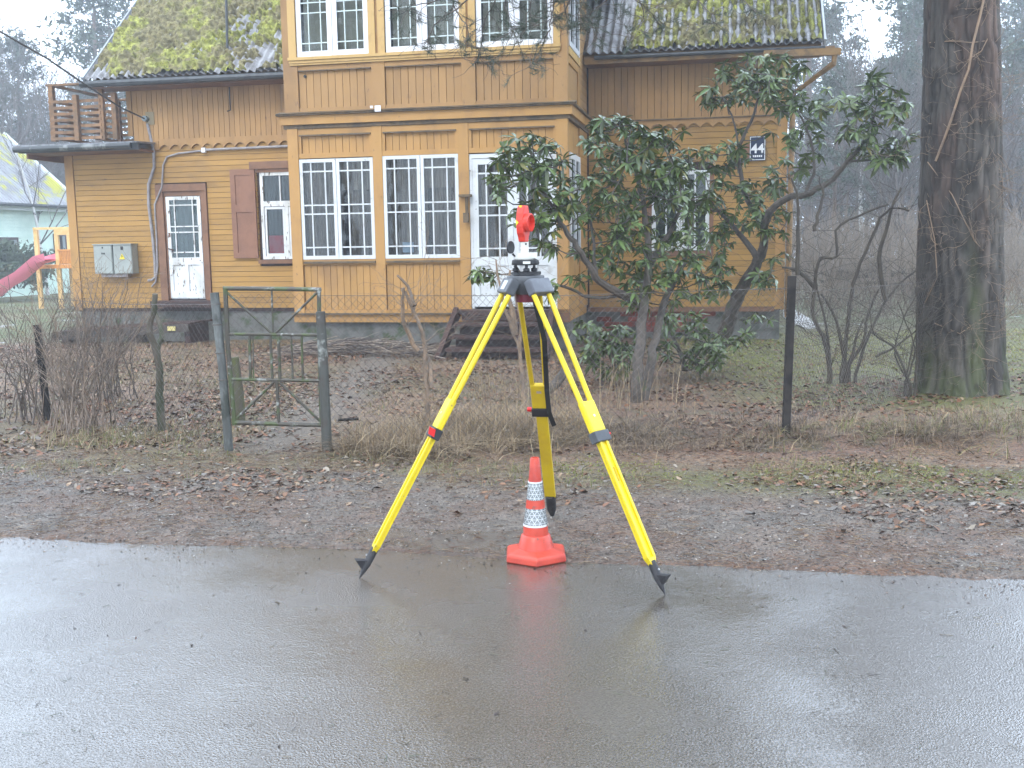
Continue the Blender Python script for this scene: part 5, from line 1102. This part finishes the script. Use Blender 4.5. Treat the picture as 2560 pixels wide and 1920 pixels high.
# ------------------------------------------------------------------ litter, grass, twigs on the ground
def inview(x, y, m=.25): return np.abs(x) < (np.abs(y) * .52 + m)
def scatter(n, x0, x1, y0, y1, dens=None):
    x = rng.uniform(x0, x1, n); y = rng.uniform(y0, y1, n); k = inview(x, y)
    x, y = x[k], y[k]
    if dens is not None: k = rng.random(len(x)) < dens(x, y); x, y = x[k], y[k]
    return x, y
def leaves(name, x, y, s0, s1, cols, m, lift=.006, label=None):
    k = len(x); z = gh(x, y) + lift; az = rng.uniform(0, 2 * PI, k); s = rng.uniform(s0, s1, k); tx = rng.normal(0, .25, k); ty = rng.normal(0, .25, k)
    a = np.stack([np.cos(az), np.sin(az), tx], 1) * s[:, None]; b = np.stack([-np.sin(az), np.cos(az), ty], 1) * (s * rng.uniform(.35, .6, k))[:, None]; c = np.stack([x, y, z], 1); up = np.array([0, 0, 1.]) * (s * rng.uniform(.05, .45, k))[:, None]
    V = np.stack([c - a, c - a * .2 - b + up * .5, c + a * .6 - b * .8 + up, c + a * 1.1, c + a * .5 + b * .9 + up * .3, c - a * .3 + b + up], 1)
    base = (np.arange(k) * 6)[:, None]; F4 = np.concatenate([base + np.array([[0, 1, 4, 5]]), base + np.array([[1, 2, 3, 4]])])
    C = np.array(cols)[rng.integers(0, len(cols), k)] * rng.uniform(.6, 1.3, (k, 1)); o = link(name, mesh_arrays(name, V.reshape(-1, 3), Fq=F4, col=np.repeat(C, 6, 0)), m)
    tag(o, label, None, None, 'stuff'); return o
M_litter = mat('wet_dead_leaves', (1, 1, 1), attr=True, rough=.5, spec=.3)
BR = [(.19, .09, .05), (.24, .125, .07), (.11, .066, .045), (.26, .18, .115), (.14, .10, .08)]
PALE = [(.24, .20, .155), (.19, .165, .14), (.28, .25, .22), (.16, .115, .08)]
def d_verge(x, y):
    s = edge_s(x, y); return (sstep(.45, 1.5, s) * sstep(3.4, 2.6, s)) * (.25 + .75 * np.clip(sstep(-.6, -2.6, x) + sstep(1.0, 2.6, x), 0, 1)) * (.25 + 1.3 * sstep(.45, .7, vnoise(x, y, .5, 5)))
x, y = scatter(26000, -6, 6, 4.6, 9.2, d_verge); leaves('leaf_litter', x, y, .010, .028, BR + BR + PALE[:2], M_litter, label='wet brown leaf litter scattered over the verge')
x, y = scatter(2000, -6, 6, 4.6, 9.0, lambda x, y: d_verge(x, y) * .8); leaves('leaf_litter', x, y, .018, .042, PALE + BR[:2], M_litter, label='large pale wet leaves lying on the verge')
def d_yard(x, y): s = edge_s(x, y); return sstep(2.7, 3.3, s) * (.25 + .9 * sstep(.4, .65, vnoise(x, y, .8, 6))) * (1 - .75 * np.exp(-((x + 1.85) / .4) ** 2)) * (1 - .85 * sstep(2.0, 3.2, x) * sstep(11.5, 12.5, y))
x, y = scatter(70000, -10, 10, 7.6, 17.5, d_yard); leaves('leaf_litter', x, y, .014, .036, BR + [(.19, .085, .045), (.15, .07, .04), (.24, .17, .11)], M_litter, label='brown leaf litter covering the garden behind the fence')
x, y = scatter(12000, -5, 0, 8, 15, lambda x, y: np.exp(-((x + 2.9) ** 2 / .5 + (y - 9.8) ** 2 / 3)) + .12); leaves('leaf_litter', x, y, .014, .036, PALE + BR, M_litter, label='pale leaf drift left of the gate')
# needles and fine debris
def bits(name, n, x0, x1, y0, y1, dens, L, w, cols, m, label, onroad=False):
    x, y = scatter(n, x0, x1, y0, y1, dens); k = len(x); z = (np.full(k, .003) if onroad else gh(x, y) + .005); az = rng.uniform(0, 2 * PI, k); l_ = rng.uniform(L * .5, L * 1.3, k); bend = rng.normal(0, .18, k)
    A = np.stack([x, y, z], 1); B = A + np.stack([np.cos(az) * l_, np.sin(az) * l_, rng.uniform(0, .25, k) * l_ * (0 if onroad else 1)], 1); Cc = B + np.stack([np.cos(az + bend) * l_, np.sin(az + bend) * l_, -rng.uniform(0, .1, k) * l_ * (0 if onroad else 1)], 1)
    r_ = np.full(k * 2, w); o = link(name, segs_mesh(name, np.concatenate([A, B]), np.concatenate([B, Cc]), r_, r_ * .7, 3, False, np.tile(np.array(cols)[rng.integers(0, len(cols), k)], (2, 1)) * rng.uniform(.6, 1.3, (2 * k, 1))), m); tag(o, label, None, None, 'stuff')
M_grit = mat('grit', (1, 1, 1), attr=True, rough=.55)
x, y = scatter(60000, -4.2, 4.2, 4.4, 8.2, lambda x, y: sstep(-.03, .04, edge_s(x, y)) * (.55 + .45 * sstep(2.2, 1.2, edge_s(x, y)))); leaves('grit', x, y, .003, .009, [(.30, .27, .24), (.17, .15, .13), (.08, .068, .06), (.11, .085, .065), (.16, .10, .07), (.05, .042, .038), (.22, .19, .16)], M_grit, .002, 'fine grit and crumbs of bark on the verge')
x, y = scatter(16000, -4.2, 4.2, 3.9, 6.0, lambda x, y: np.exp(edge_s(x, y) / .09) * (edge_s(x, y) < 0) * (.3 + 1.2 * (vnoise(x, y, .35, 4) > .45)))
_gh = gh; gh = lambda x, y: np.zeros_like(np.asarray(x, float)) + .001
leaves('grit', x, y, .003, .008, [(.30, .27, .24), (.12, .10, .09), (.06, .05, .045), (.15, .085, .055), (.2, .13, .08)], M_grit, .001, 'grit and needles spilling over the asphalt edge'); gh = _gh
M_bits = mat('needle_litter', (1, 1, 1), attr=True, rough=.6)
bits('needle_litter', 45000, -5, 5, 4.5, 8.5, lambda x, y: sstep(-.05, .05, edge_s(x, y)) * (.25 + .9 * sstep(.4, .65, vnoise(x, y, .4, 7)) + .6 * sstep(.4, .05, edge_s(x, y))), .028, .0011, [(.17, .075, .04), (.22, .13, .07), (.10, .06, .045), (.30, .21, .12)], M_bits, 'rusty pine needles strewn over the verge')
bits('fallen_twigs', 700, -5, 5, 4.8, 9, lambda x, y: sstep(.1, .4, edge_s(x, y)), .035, .0016, [(.06, .05, .04), (.12, .09, .07), (.04, .03, .028)], M_bits, 'small fallen twigs on the verge')
bits('road_debris', 420, -3, 3, 1.6, 5.3, lambda x, y: (edge_s(x, y) < -.03) * 1.0, .016, .0011, [(.10, .085, .06), (.05, .04, .035), (.2, .17, .12), (.07, .09, .05)], M_bits, 'needles and twig bits on the wet asphalt', True)
bits('road_debris', 26, -3, 3, 1.6, 5.0, lambda x, y: (edge_s(x, y) < -.05) * 1.0, .026, .0015, [(.07, .06, .045), (.045, .035, .03), (.14, .11, .07)], M_bits, 'short fallen twigs on the wet asphalt', True)
x, y = scatter(60, -3, 3, 1.8, 5, lambda x, y: (edge_s(x, y) < -.05) * 1.0); k = len(x)
_gh = gh; gh = lambda x, y: np.zeros_like(np.asarray(x, float)); leaves('road_debris', x, y, .006, .013, [(.05, .035, .03), (.1, .05, .035), (.08, .06, .04)], M_litter, .002, 'tiny dark leaf scraps on the wet asphalt'); gh = _gh
# grass blades
def grass(name, x, y, h0, h1, cols, label, w=.0022, lean=.5, clump=None, m=None):
    if clump: n0 = len(x); x = np.repeat(x, clump) + rng.normal(0, .022, n0 * clump); y = np.repeat(y, clump) + rng.normal(0, .022, n0 * clump); az0 = np.repeat(rng.uniform(0, 6.28, n0), clump)
    k = len(x); h = rng.uniform(h0, h1, k); az = rng.uniform(0, 2 * PI, k); ln = np.abs(rng.normal(0, lean, k)); d = np.stack([np.cos(az), np.sin(az)], 1)
    base = np.stack([x, y, gh(x, y) - .01], 1); s = np.stack([-np.sin(az + .7), np.cos(az + .7), 0 * az], 1) * (w * rng.uniform(.6, 1.3, k))[:, None]
    def P(t): return base + np.concatenate([d * (ln * h * t ** 1.7)[:, None], (h * t * (1 - .35 * np.minimum(ln, 1.5) * t))[:, None]], 1)
    p0, p1, p2, p3 = P(0), P(.4), P(.75), P(1.0); V = np.stack([p0 - s, p0 + s, p1 - s, p1 + s, p2 - s * .7, p2 + s * .7, p3], 1); b_ = (np.arange(k) * 7)[:, None]
    Fq_ = np.concatenate([b_ + np.array([[0, 1, 3, 2]]), b_ + np.array([[2, 3, 5, 4]])]); Ft_ = b_ + np.array([[4, 5, 6]])
    C = np.array(cols)[rng.integers(0, len(cols), k)] * rng.uniform(.65, 1.25, (k, 1)); o = link(name, mesh_arrays(name, V.reshape(-1, 3), Fq=Fq_, Ft=Ft_, col=np.repeat(C, 7, 0)), m or M_grass); tag(o, label, None, None, 'stuff')
M_grass = mat('dead_grass', (1, 1, 1), attr=True, rough=.6)
STR = [(.34, .245, .14), (.26, .18, .105), (.40, .31, .19), (.19, .13, .08)]; DRK = [(.15, .11, .075), (.20, .145, .10), (.09, .068, .05), (.24, .175, .12)]; GRN = [(.13, .15, .045), (.19, .19, .06), (.24, .21, .09), (.10, .12, .04)]
def el(cx, cy, rx, ry): return lambda x, y: np.exp(-(((x - cx) / rx) ** 2 + ((y - cy) / ry) ** 2) * 1.2)
x, y = scatter(4200, -1.3, .6, 7.3, 9.4, lambda x, y: np.maximum(el(-.75, 8.0, .5, .35)(x, y), .8 * el(-.2, 8.3, .55, .4)(x, y))); grass('dry_grass', x, y, .10, .28, STR + STR + DRK[3:], 'mound of long straw-coloured dead grass along the fence right of the gate', lean=2.2, clump=9)
x, y = scatter(2600, 0, 3.6, 7.5, 8.8, lambda x, y: (1.0 * np.exp(-((y - 8.1 - .3 * (vnoise(x, y * 0, .7, 3) - .5)) / .4) ** 2)) * sstep(.35, .75, vnoise(x, y, .45, 1))); grass('dry_grass', x, y, .05, .17, DRK + STR[:1], 'dark dead grass tangle at the fence foot behind the tripod', lean=2.4, clump=7)
x, y = scatter(2400, 1.8, 5.5, 6.9, 9.6, lambda x, y: np.maximum(el(3.3, 7.9, 1.1, .35)(x, y), .8 * el(4.4, 8.3, .9, .5)(x, y))); grass('dry_grass', x, y, .06, .22, DRK[1:] + STR[:2] + GRN[:2], 'tangled brown grass before the big trunk', lean=2.3, clump=8)
x, y = scatter(2600, -5, 5, 6.2, 7.9, lambda x, y: sstep(1.3, 1.9, edge_s(x, y)) * sstep(3.0, 2.5, edge_s(x, y)) * sstep(.42, .62, vnoise(x, y, .6, 3)) * (1 - .9 * np.exp(-((x + 1.8) / .5) ** 2))); grass('short_grass', x, y, .02, .075, STR[:2] + GRN, 'short flattened grass in patches on the verge', lean=1.2, clump=7, w=.0018)
x, y = scatter(2400, .3, 5, 6.0, 7.9, lambda x, y: np.exp(-((edge_s(x, y) - 2.35) / .3) ** 2) * sstep(.35, .55, vnoise(x, y, .7, 2))); grass('moss_cushion', x, y, .008, .03, [(.20, .22, .04), (.16, .18, .035), (.24, .24, .06)], 'bright olive moss cushions along the right verge', lean=1.4, clump=14, w=.004)
x, y = scatter(5200, -9, 6, 7.8, 17.5, lambda x, y: sstep(3.0, 3.6, edge_s(x, y)) * sstep(.4, .6, vnoise(x, y, 1.1, 7)) * (1 - .9 * np.exp(-((x + 1.85) / .45) ** 2)) * (.25 + .75 * (1 - sstep(0, 1.2, x) * sstep(12.5, 11, y)))); grass('garden_grass', x, y, .03, .10, STR[:3] + STR[:3] + GRN[:1] + [(.30, .22, .11)], 'thin yellowed grass of the front garden', lean=1.0, clump=7, w=.003)
x, y = scatter(5200, 2.0, 10, 11.4, 17.8, lambda x, y: sstep(2.0, 3.0, x) * sstep(11.6, 12.2, y) * .9); grass('lawn_moss', x, y, .012, .04, [(.27, .28, .06), (.22, .24, .06), (.33, .31, .10)], 'mossy yellow-green lawn by the right house corner', lean=1.3, clump=8, w=.007)
x, y = scatter(240, -.4, 1.6, 8.6, 11, None); grass('dry_stalks', x, y, .25, .6, STR, 'thin pale dry stalks standing behind the tripod', w=.0022, lean=.22)
x, y = scatter(900, -5, -2.2, 8.0, 9.6, el(-3.2, 8.5, .8, .5)); grass('short_grass', x, y, .05, .14, GRN[:2] + STR, 'tufts of half-green grass left of the gate', lean=1.0, clump=7)
# brush heap at the foot of the porch bay
hp = []; 
for k in range(520):
    u_ = random.uniform(2.9, 5.4); v_ = BV - random.uniform(.15, 1.0); p = hw(u_, v_, random.uniform(-.04, .16) * max(.15, 1 - abs(u_ - 4.1) / 1.6)); a = random.gauss(0, .45) - YAW; L_ = random.uniform(.12, .55); q = p + np.array([math.cos(a) * L_, math.sin(a) * L_, random.gauss(0, .05)]); r_ = random.uniform(.003, .010); hp.append((p, q, r_, r_ * .6, 0))
hcol = np.array([(.26, .20, .15), (.16, .12, .09), (.34, .28, .22), (.08, .06, .05)])[rng.integers(0, 4, len(hp))]
tag(seg_obj('brush_heap', hp, M_bits, None, 4, None, hcol), 'heap of pale cut branches and debris below the porch bay', None, None, 'stuff')

# ------------------------------------------------------------------ neighbouring house and play tower far left
NH = np.array([-18.53, 40.0, 0.0]); na_ = math.radians(15)
nh = thing('green_house', 'pale mint green neighbouring house with a mossy roof at the far left', 'house', tuple(NH), 0)
nh.rotation_euler = (0, 0, -na_ + 0)        # local y runs along the wall, away from the road; local -x into the house
M_mint = mat('mint_boards', (.66, .80, .70), (.60, .75, .66), 3, .6); M_nroof = mat('mossy_grey_sheets', (.25, .25, .27), (.34, .35, .37), 1.5, .6, c3=(.42, .40, .05), scale3=.8, lo3=.50, hi3=.60, stretch=(1, 1, 1)); M_wht = mat('white_gutter', (.7, .75, .75), rough=.5)
hb('wall', M_mint, nh, -6.4, 0, -6, 2.85, -.3, 3.35)
for k in range(28): ubox('weather_board', M_mint, nh, .0, .03, -5.9, 2.84, -.2 + k * .125, -.2 + k * .125 + .118)
for (y0, y1, z0, z1) in ((-4.9, -4.0, .75, 2.3), (-1.35, -.42, .75, 2.05), (1.55, 2.3, .9, 2.2)):
    w = hb('window', mat('dark_frame', (.07, .045, .04), rough=.5), nh, .03, .07, y0, y1, z0, z1); hb('pane', M_darkin, w, .07, .075, y0 + .1, y0 + (y1 - y0) * .62, z0 + .12, z1 - .1); hb('curtain', M_greycurt, w, .07, .076, y0 + (y1 - y0) * .66, y1 - .1, z0 + .12, z1 - .1)
rf = MB().add([(.45, -6.6, 3.28), (.45, 3.05, 3.28), (-3.2, 3.05, 6.35), (-3.2, -6.6, 6.35), (-6.85, 3.05, 3.28), (-6.85, -6.6, 3.28), (.45, -6.6, 3.20), (.45, 3.05, 3.20), (-3.2, 3.05, 6.25), (-6.85, 3.05, 3.20)],
              [(0, 1, 2, 3), (3, 2, 4, 5), (0, 6, 7, 1), (1, 7, 8, 2), (2, 8, 9, 4)]).build('roof', M_nroof, nh)
n_ = 9.65 / .18
for k in range(int(n_)): MB().beam((.45, -6.55 + k * .18, 3.30), (-3.18, -6.55 + k * .18, 6.36), .05, .03, (.64, 0, .76)).build('corrugation', M_nroof, rf)
MB().beam((.46, 3.07, 3.27), (-3.2, 3.07, 6.36), .05, .16, (.6, 0, .8)).build('verge_board', M_wht, nh); MB().tube([(.52, -6.6, 3.24), (.52, 3.05, 3.24)], .07, 8).build('gutter', M_gutter, nh); MB().box(.3, .33, -6.6, 3.0, 3.05, 3.2).build('fascia_board', M_wht, nh)
M_pinew = mat('fresh_pine_timber', (.70, .47, .20), (.60, .38, .14), 6, .55)
pt = D(80, 640, 30.5); pt[2] = -.16; PX = lambda x, Y=30.5: float(D(x, 560, Y)[0]) - float(pt[0]); PZ_ = lambda y, Y=30.5: float(D(110, y, Y)[2]) + .16
tw_ = thing('play_tower', 'yellow timber climbing tower with an orange balustrade behind the house corner', 'play tower', tuple(pt))
for x_, y_ in ((82, 0), (112, 1.3), (126, 0), (155, 1.3), (160, 0)): 
    xx = PX(x_); ubox('post', M_pinew, tw_, xx - .055, xx + .055, y_ - .055, y_ + .055, 0, PZ_(494))
M_or = mat('orange_stained_timber', (.60, .25, .05), (.5, .2, .05), 6, .5)
ubox('deck', M_or, tw_, PX(84), PX(165), -.1, 1.4, PZ_(580), PZ_(572)); ubox('rail', M_pinew, tw_, PX(78), PX(165), -.08, .0, PZ_(496), PZ_(491)); ubox('sign_board', M_pinew, tw_, PX(128), PX(165), -.12, -.08, PZ_(508), PZ_(494))
for k in range(9): xx = PX(131 + k * 3.4); ubox('baluster', M_or, tw_, xx - .018, xx + .018, -.07, -.03, PZ_(570), PZ_(541))
ubox('rail', M_or, tw_, PX(128), PX(165), -.09, -.02, PZ_(543), PZ_(539))
sl = MB(); sp0 = [(PX(112), -.1, PZ_(560)), (PX(96), -.35, PZ_(566)), (PX(70), -.8, PZ_(598)), (PX(52), -1.1, PZ_(612)), (PX(35), -1.4, PZ_(632)), (PX(12), -1.7, PZ_(640))]
vs = []
for (x_, y_, z_) in sp0: vs += [(x_ - .05, y_ - .30, z_ + .17), (x_ - .05, y_ - .25, z_), (x_ + .05, y_ + .25, z_), (x_ + .05, y_ + .30, z_ + .17), (x_ + .05, y_ + .25, z_ - .04), (x_ - .05, y_ - .25, z_ - .04)]
sl.add(vs, [(i * 6 + k, i * 6 + (k + 1) % 6, (i + 1) * 6 + (k + 1) % 6, (i + 1) * 6 + k) for i in range(5) for k in (0, 1, 2, 3, 4, 5)])
so = sl.build('play_slide', mat('pink_plastic', (.85, .24, .32), rough=.35), None, True, tuple(pt)); tag(so, 'pink plastic slide leaning against the yellow climbing tower', 'slide')

# ------------------------------------------------------------------ wood behind the houses
M_fol = mat('pine_foliage', (.040, .060, .035), (.060, .080, .040), .9, .7); M_stem = mat('pine_stem', (.13, .085, .06), (.09, .075, .065), 2, .8); M_birch = mat('birch_bark', (.55, .54, .52), (.12, .11, .10), 3, .6, stretch=(1, 1, 3), lo=.55, hi=.65); M_bare = mat('bare_branches', (.10, .085, .075), (.14, .12, .105), 1, .7)
def cluster_tris(cen, rad, n, size, r):
    c = np.repeat(cen, n, 0) + r.normal(0, 1, (len(cen) * n, 3)) * np.repeat(rad, n, 0)[:, None] * np.array([.5, .5, .34]); k = len(c); a = r.normal(0, 1, (k, 3)) * size; b_ = r.normal(0, 1, (k, 3)) * size * .5
    return np.stack([c - a * .5, c + b_, c + a * .6], 1).reshape(-1, 3)
def pine_proto(seed, H=15, lo=.42, wide=2.6, tri=36, size=.16):
    r = np.random.default_rng(seed); rr = random.Random(seed); t = MB(); bend = r.normal(0, .25, 2); t.tube([(0, 0, -.4), (bend[0] * .4, bend[1] * .4, H * .5), (bend[0], bend[1], H * .97)], [H * .013, H * .010, .03], 7)
    cen, rad, lim = [], [], []
    for k in range(46):
        f = lo + (1 - lo) * (k / 46) ** .85; z = H * f; az = r.uniform(0, 6.28); L_ = wide * math.sin(min(1, (1.02 - f) / (1 - lo) * 1.25 + .12) * PI / 2) * r.uniform(.55, 1.1)
        e = np.array([bend[0] * f + math.cos(az) * L_, bend[1] * f + math.sin(az) * L_, z + L_ * r.uniform(.0, .35)]); lim.append(((bend[0] * f, bend[1] * f, z), e, .045 * (1.2 - f) + .012, .012, 0))
        for q in (.55, .8, 1.0):
            if r.random() < .85: cen.append(np.array([bend[0] * f, bend[1] * f, z]) * (1 - q) + e * q + r.normal(0, .15, 3)); rad.append(r.uniform(.35, .8))
    for k in range(10): z = H * r.uniform(.15, lo); az = r.uniform(0, 6.28); lim.append(((0, 0, z), (math.cos(az) * .9, math.sin(az) * .9, z + r.uniform(-.3, .3)), .025, .008, 0))
    V = cluster_tris(np.array(cen), np.array(rad), tri, size, r); A, B, ra, rb = (np.array([o[i] for o in lim], float) for i in range(4))
    return t.mesh('trunk', True), segs_mesh('limbs', A, B, ra, rb, 4), mesh_arrays('crown', V, Ft=np.arange(len(V)).reshape(-1, 3))
def bare_proto(seed, H=11, dens=4, m=None):
    r = random.Random(seed); out = []; grow((0, 0, -.3), (r.gauss(0, .05), r.gauss(0, .05), 1), H * .62, H * .009, 0, out, wig=.05, nseg=8, taper=.45, rnd=r); tr = list(out); br = []
    for i in range(2, 8):
        for _ in range(dens): grow(tr[i][1], (r.gauss(0, .8), r.gauss(0, .8), .9), H * r.uniform(.12, .26), tr[i][3] * .5, 3, br, .5, .65, 3, .25, r, .006, .12, 2)
    A, B, ra, rb = (np.array([o[i] for o in tr], float) for i in range(4)); a = segs_mesh('trunk', A, B, ra, rb, 6)
    A, B, ra, rb = (np.array([o[i] for o in br], float) for i in range(4)); return a, segs_mesh('branches', A, B, ra, rb, 3)
PP = [pine_proto(11), pine_proto(12, 15, .35, 2.9), pine_proto(13, 15, .5, 2.3)]; 
for t_, l_, c_ in PP: t_.materials.append(M_stem); l_.materials.append(M_stem); c_.materials.append(M_fol)
BP = [bare_proto(21), bare_proto(22, 11, 3), bare_proto(23, 11, 5)]
for t_, b_ in BP: t_.materials.append(M_bare); b_.materials.append(M_bare)
BB = [bare_proto(31, 12, 2)]; BB[0][0].materials.append(M_birch); BB[0][1].materials.append(M_bare)
def plant(kind, x, y, s, label, group, k=0):
    r = thing({'pine': 'pine_tree', 'bare': 'bare_tree', 'birch': 'birch_tree'}[kind], label, 'tree', (x, y, -.16), random.uniform(0, 6.28), group); r.scale = (s, s, s * random.uniform(.95, 1.05))
    if kind == 'pine': t_, l_, c_ = PP[k % 3]; link('trunk', t_, None, r); link('limbs', l_, None, r)['kind'] = 'stuff'; link('crown', c_, None, r)['kind'] = 'stuff'
    else: t_, b_ = (BP[k % 3] if kind == 'bare' else BB[0]); link('trunk', t_, None, r); link('branches', b_, None, r)
    return r
def dx(px, Y): return float(D(px, 540, Y)[0])
LTL = ['tall hazy pine whose crown rises left of the yellow roof edge', 'hazy pine half hidden behind the left roof edge', 'rounded hazy pine directly above the green house ridge', 'hazy pine cut by the left edge of the picture', 'small far pine in the gap above the balcony', 'second pine behind the balcony railing', 'far pine behind the green house roof', 'low far pine between the green house and the balcony', 'pine beyond the left edge of the picture', 'pine hidden behind the yellow roof']
LT = [(222, 50, 1.02, 0), (275, 54, .98, 1), (48, 52, .78, 2), (-25, 47, .80, 0), (138, 62, .62, 1), (178, 58, .70, 2), (5, 66, .80, 1), (85, 72, .72, 0), (-70, 60, .9, 1), (330, 64, 1.0, 0)]
for i, (px, Y_, s, k) in enumerate(LT): plant('pine', dx(px, Y_), Y_, s, LTL[i], 'pines in the haze at the left', k)
RTL = ['hazy pine just behind the right end of the yellow roof', 'pine in the haze above the roof gutter end', 'small pine nearest to the house downpipe', 'tall pine touching the left side of the big trunk', 'tall pine half behind the big trunk', 'pine right of the sky gap', 'low pine under the sky gap', 'pine hidden behind the big trunk', 'far faint pine left of the sky gap', 'far faint pine below the sky gap', 'pine at the right edge of the picture', 'pine beyond the right edge of the picture', 'pine behind the yellow roof', 'small near pine beside the big trunk', 'short bushy pine just right of the downpipe', 'bushy pine between the birch and the big trunk', 'bushy pine behind the birch', 'medium pine left of the big trunk base', 'short pine right of the big trunk', 'taller pine right of the big trunk']
RT = [(1745, 52, 1.05, 1), (1790, 60, .95, 2), (1812, 44, .62, 0), (1962, 48, 1.0, 0), (1990, 56, 1.1, 1), (1925, 64, .84, 2), (1870, 50, .56, 1), (2060, 54, 1.1, 0), (1830, 70, .80, 0), (1900, 74, .90, 1), (2190, 62, 1.1, 2), (2250, 50, 1.0, 0), (1700, 66, 1.2, 2), (1945, 40, .55, 1), (1800, 38, .50, 1), (1905, 45, .62, 1), (1850, 56, .66, 1), (1985, 42, .72, 1), (2180, 40, .6, 1), (2215, 56, .9, 0)]
for i, (px, Y_, s, k) in enumerate(RT): plant('pine', dx(px, Y_), Y_, s, RTL[i], 'pines in the haze at the right', k)
plant('birch', dx(1862, 42), 42, 1.0, 'slender white birch trunk in the haze between the house and the big pine', None)
plant('birch', dx(96, 40), 40, .75, 'slender pale birch in the haze above the neighbouring roof', None)
for i in range(26):
    px = random.choice([random.uniform(1690, 2000), random.uniform(2120, 2260), random.uniform(1700, 2230)]); Y_ = random.uniform(30, 58); plant('bare', dx(px, Y_), Y_, random.uniform(.45, .95), 'thin bare tree in the grey thicket at the right', 'bare trees in the thicket at the right', i)
for i in range(9):
    px = random.uniform(-40, 150); Y_ = random.uniform(46, 60); plant('bare', dx(px, Y_), Y_, random.uniform(.8, 1.25), 'thin bare tree behind the neighbouring house', 'bare trees at the left', i)
# undergrowth and the far edge of the wood
out = []
for i in range(1150):
    px = random.uniform(1680, 2260) if i % 5 else random.uniform(-60, 150); Y_ = random.uniform(22, 44) if i % 5 else random.uniform(44, 52); x0 = dx(px, Y_)
    for _ in range(2): grow((x0 + random.gauss(0, .3), Y_ + random.gauss(0, .3), -.16), (random.gauss(0, .28), random.gauss(0, .28), 1), random.uniform(.5, 1.3), .010, 2, out, .5, .7, 2, .2, random, .004, .12, 2)
tag(seg_obj('undergrowth', out, mat('grey_brown_thicket', (.21, .17, .135), (.28, .225, .17), .8, .8), None, 3), 'grey-brown leafless undergrowth at the edge of the wood', None, None, 'stuff')
r3 = np.random.default_rng(9); cx_ = r3.uniform(-62, 66, 2600); cy_ = r3.uniform(74, 92, 2600); hmax = 6 + 4.5 * vnoise(cx_ + 100, cy_ * 0, 5, 2); cz_ = r3.uniform(0, 1, 2600) ** .8 * hmax
V = cluster_tris(np.stack([cx_, cy_, cz_], 1), np.full(2600, 1.5), 26, .40, r3); tag(link('distant_wood', mesh_arrays('distant_wood', V, Ft=np.arange(len(V)).reshape(-1, 3)), mat('far_wood', (.075, .07, .055), (.05, .065, .045), .15, .8)), 'far wood reading as one hazy mass', None, None, 'stuff')
r4 = np.random.default_rng(10); cc = []
for (px, py, Y_, n_) in ((10, 560, 36, 26), (40, 575, 36, 30), (75, 565, 37, 26), (-10, 590, 35, 26), (60, 590, 35, 20)):
    for _ in range(n_): cc.append(D(px + r4.normal(0, 22), py + r4.normal(0, 14), Y_ + r4.normal(0, .4)))
V = cluster_tris(np.array(cc), np.full(len(cc), .35), 40, .12, r4); tag(link('evergreen_hedge', mesh_arrays('evergreen_hedge', V, Ft=np.arange(len(V)).reshape(-1, 3)), M_fol), 'dark evergreen hedge before the mint green house', 'hedge')
M_snow = mat('old_snow', (.55, .56, .57), (.30, .29, .26), 3, .6)
for lab, pts in (('thin strip of old snow left of the pink slide', ((0, 598), (40, 596), (80, 600), (60, 606), (0, 606))), ('patch of old snow under the play tower', ((85, 612), (120, 606), (155, 604), (150, 616), (110, 622), (88, 620))), ('pale frozen path beside the right house corner', ((1692, 664), (1716, 668), (1752, 690), (1762, 706), (1740, 708), (1712, 697), (1693, 684)))):
    P = [atZ(a * K, b_ * K, -.13) for a, b_ in pts]; 
    if a > 1000: P = [p + np.array([0, 0, 0]) for p in P]
    tag(MB().add([tuple(p) for p in P] + [tuple(p - [0, 0, .06]) for p in P], [tuple(range(len(P)))] + [(i, len(P) + i, len(P) + (i + 1) % len(P), (i + 1) % len(P)) for i in range(len(P))]).build('snow_patch', M_snow, None), lab, None, None, 'stuff')
lg = []
for k in range(16): c = D(random.uniform(1770, 1900), random.uniform(585, 610), 27); a = random.uniform(-.3, .6); q = c + np.array([math.cos(a) * 1.2, .4, random.uniform(-.1, .3)]); lg.append((c, q, .05, .04, 0))
tag(seg_obj('log_pile', lg, M_bark, None, 6), 'loose pile of grey logs and branches before the thicket', 'log pile')

# unseen pines added behind the camera to block sky light and dim this side
for i in range(20):
    a = -2.6 + 5.2 * i / 19.0; x_ = 30 * math.sin(a * .6) + random.gauss(0, 1.2); y_ = -8.5 - 5 * (i % 2) + abs(x_) * .12; plant('pine', x_, y_, random.uniform(1.05, 1.3), 'unseen pine added across the road behind the viewer to block sky light', 'added light-blocking pines across the road', i)

# ------------------------------------------------------------------ haze
hz = MB().box(-94, 94, -20, 98, -1.4, 22).mesh('haze'); hm = bpy.data.materials.new('haze'); hm.use_nodes = True; n, l = hm.node_tree.nodes, hm.node_tree.links; n.remove(n['Principled BSDF'])
pv = n.new('ShaderNodeVolumePrincipled'); pv.inputs['Color'].default_value = (.90, .94, 1.0, 1); pv.inputs['Density'].default_value = 0.0040; pv.inputs['Anisotropy'].default_value = .35; l.new(pv.outputs[0], n['Material Output'].inputs['Volume'])
tag(link('haze', hz, hm), 'thin winter haze filling the air', None, None, 'stuff')
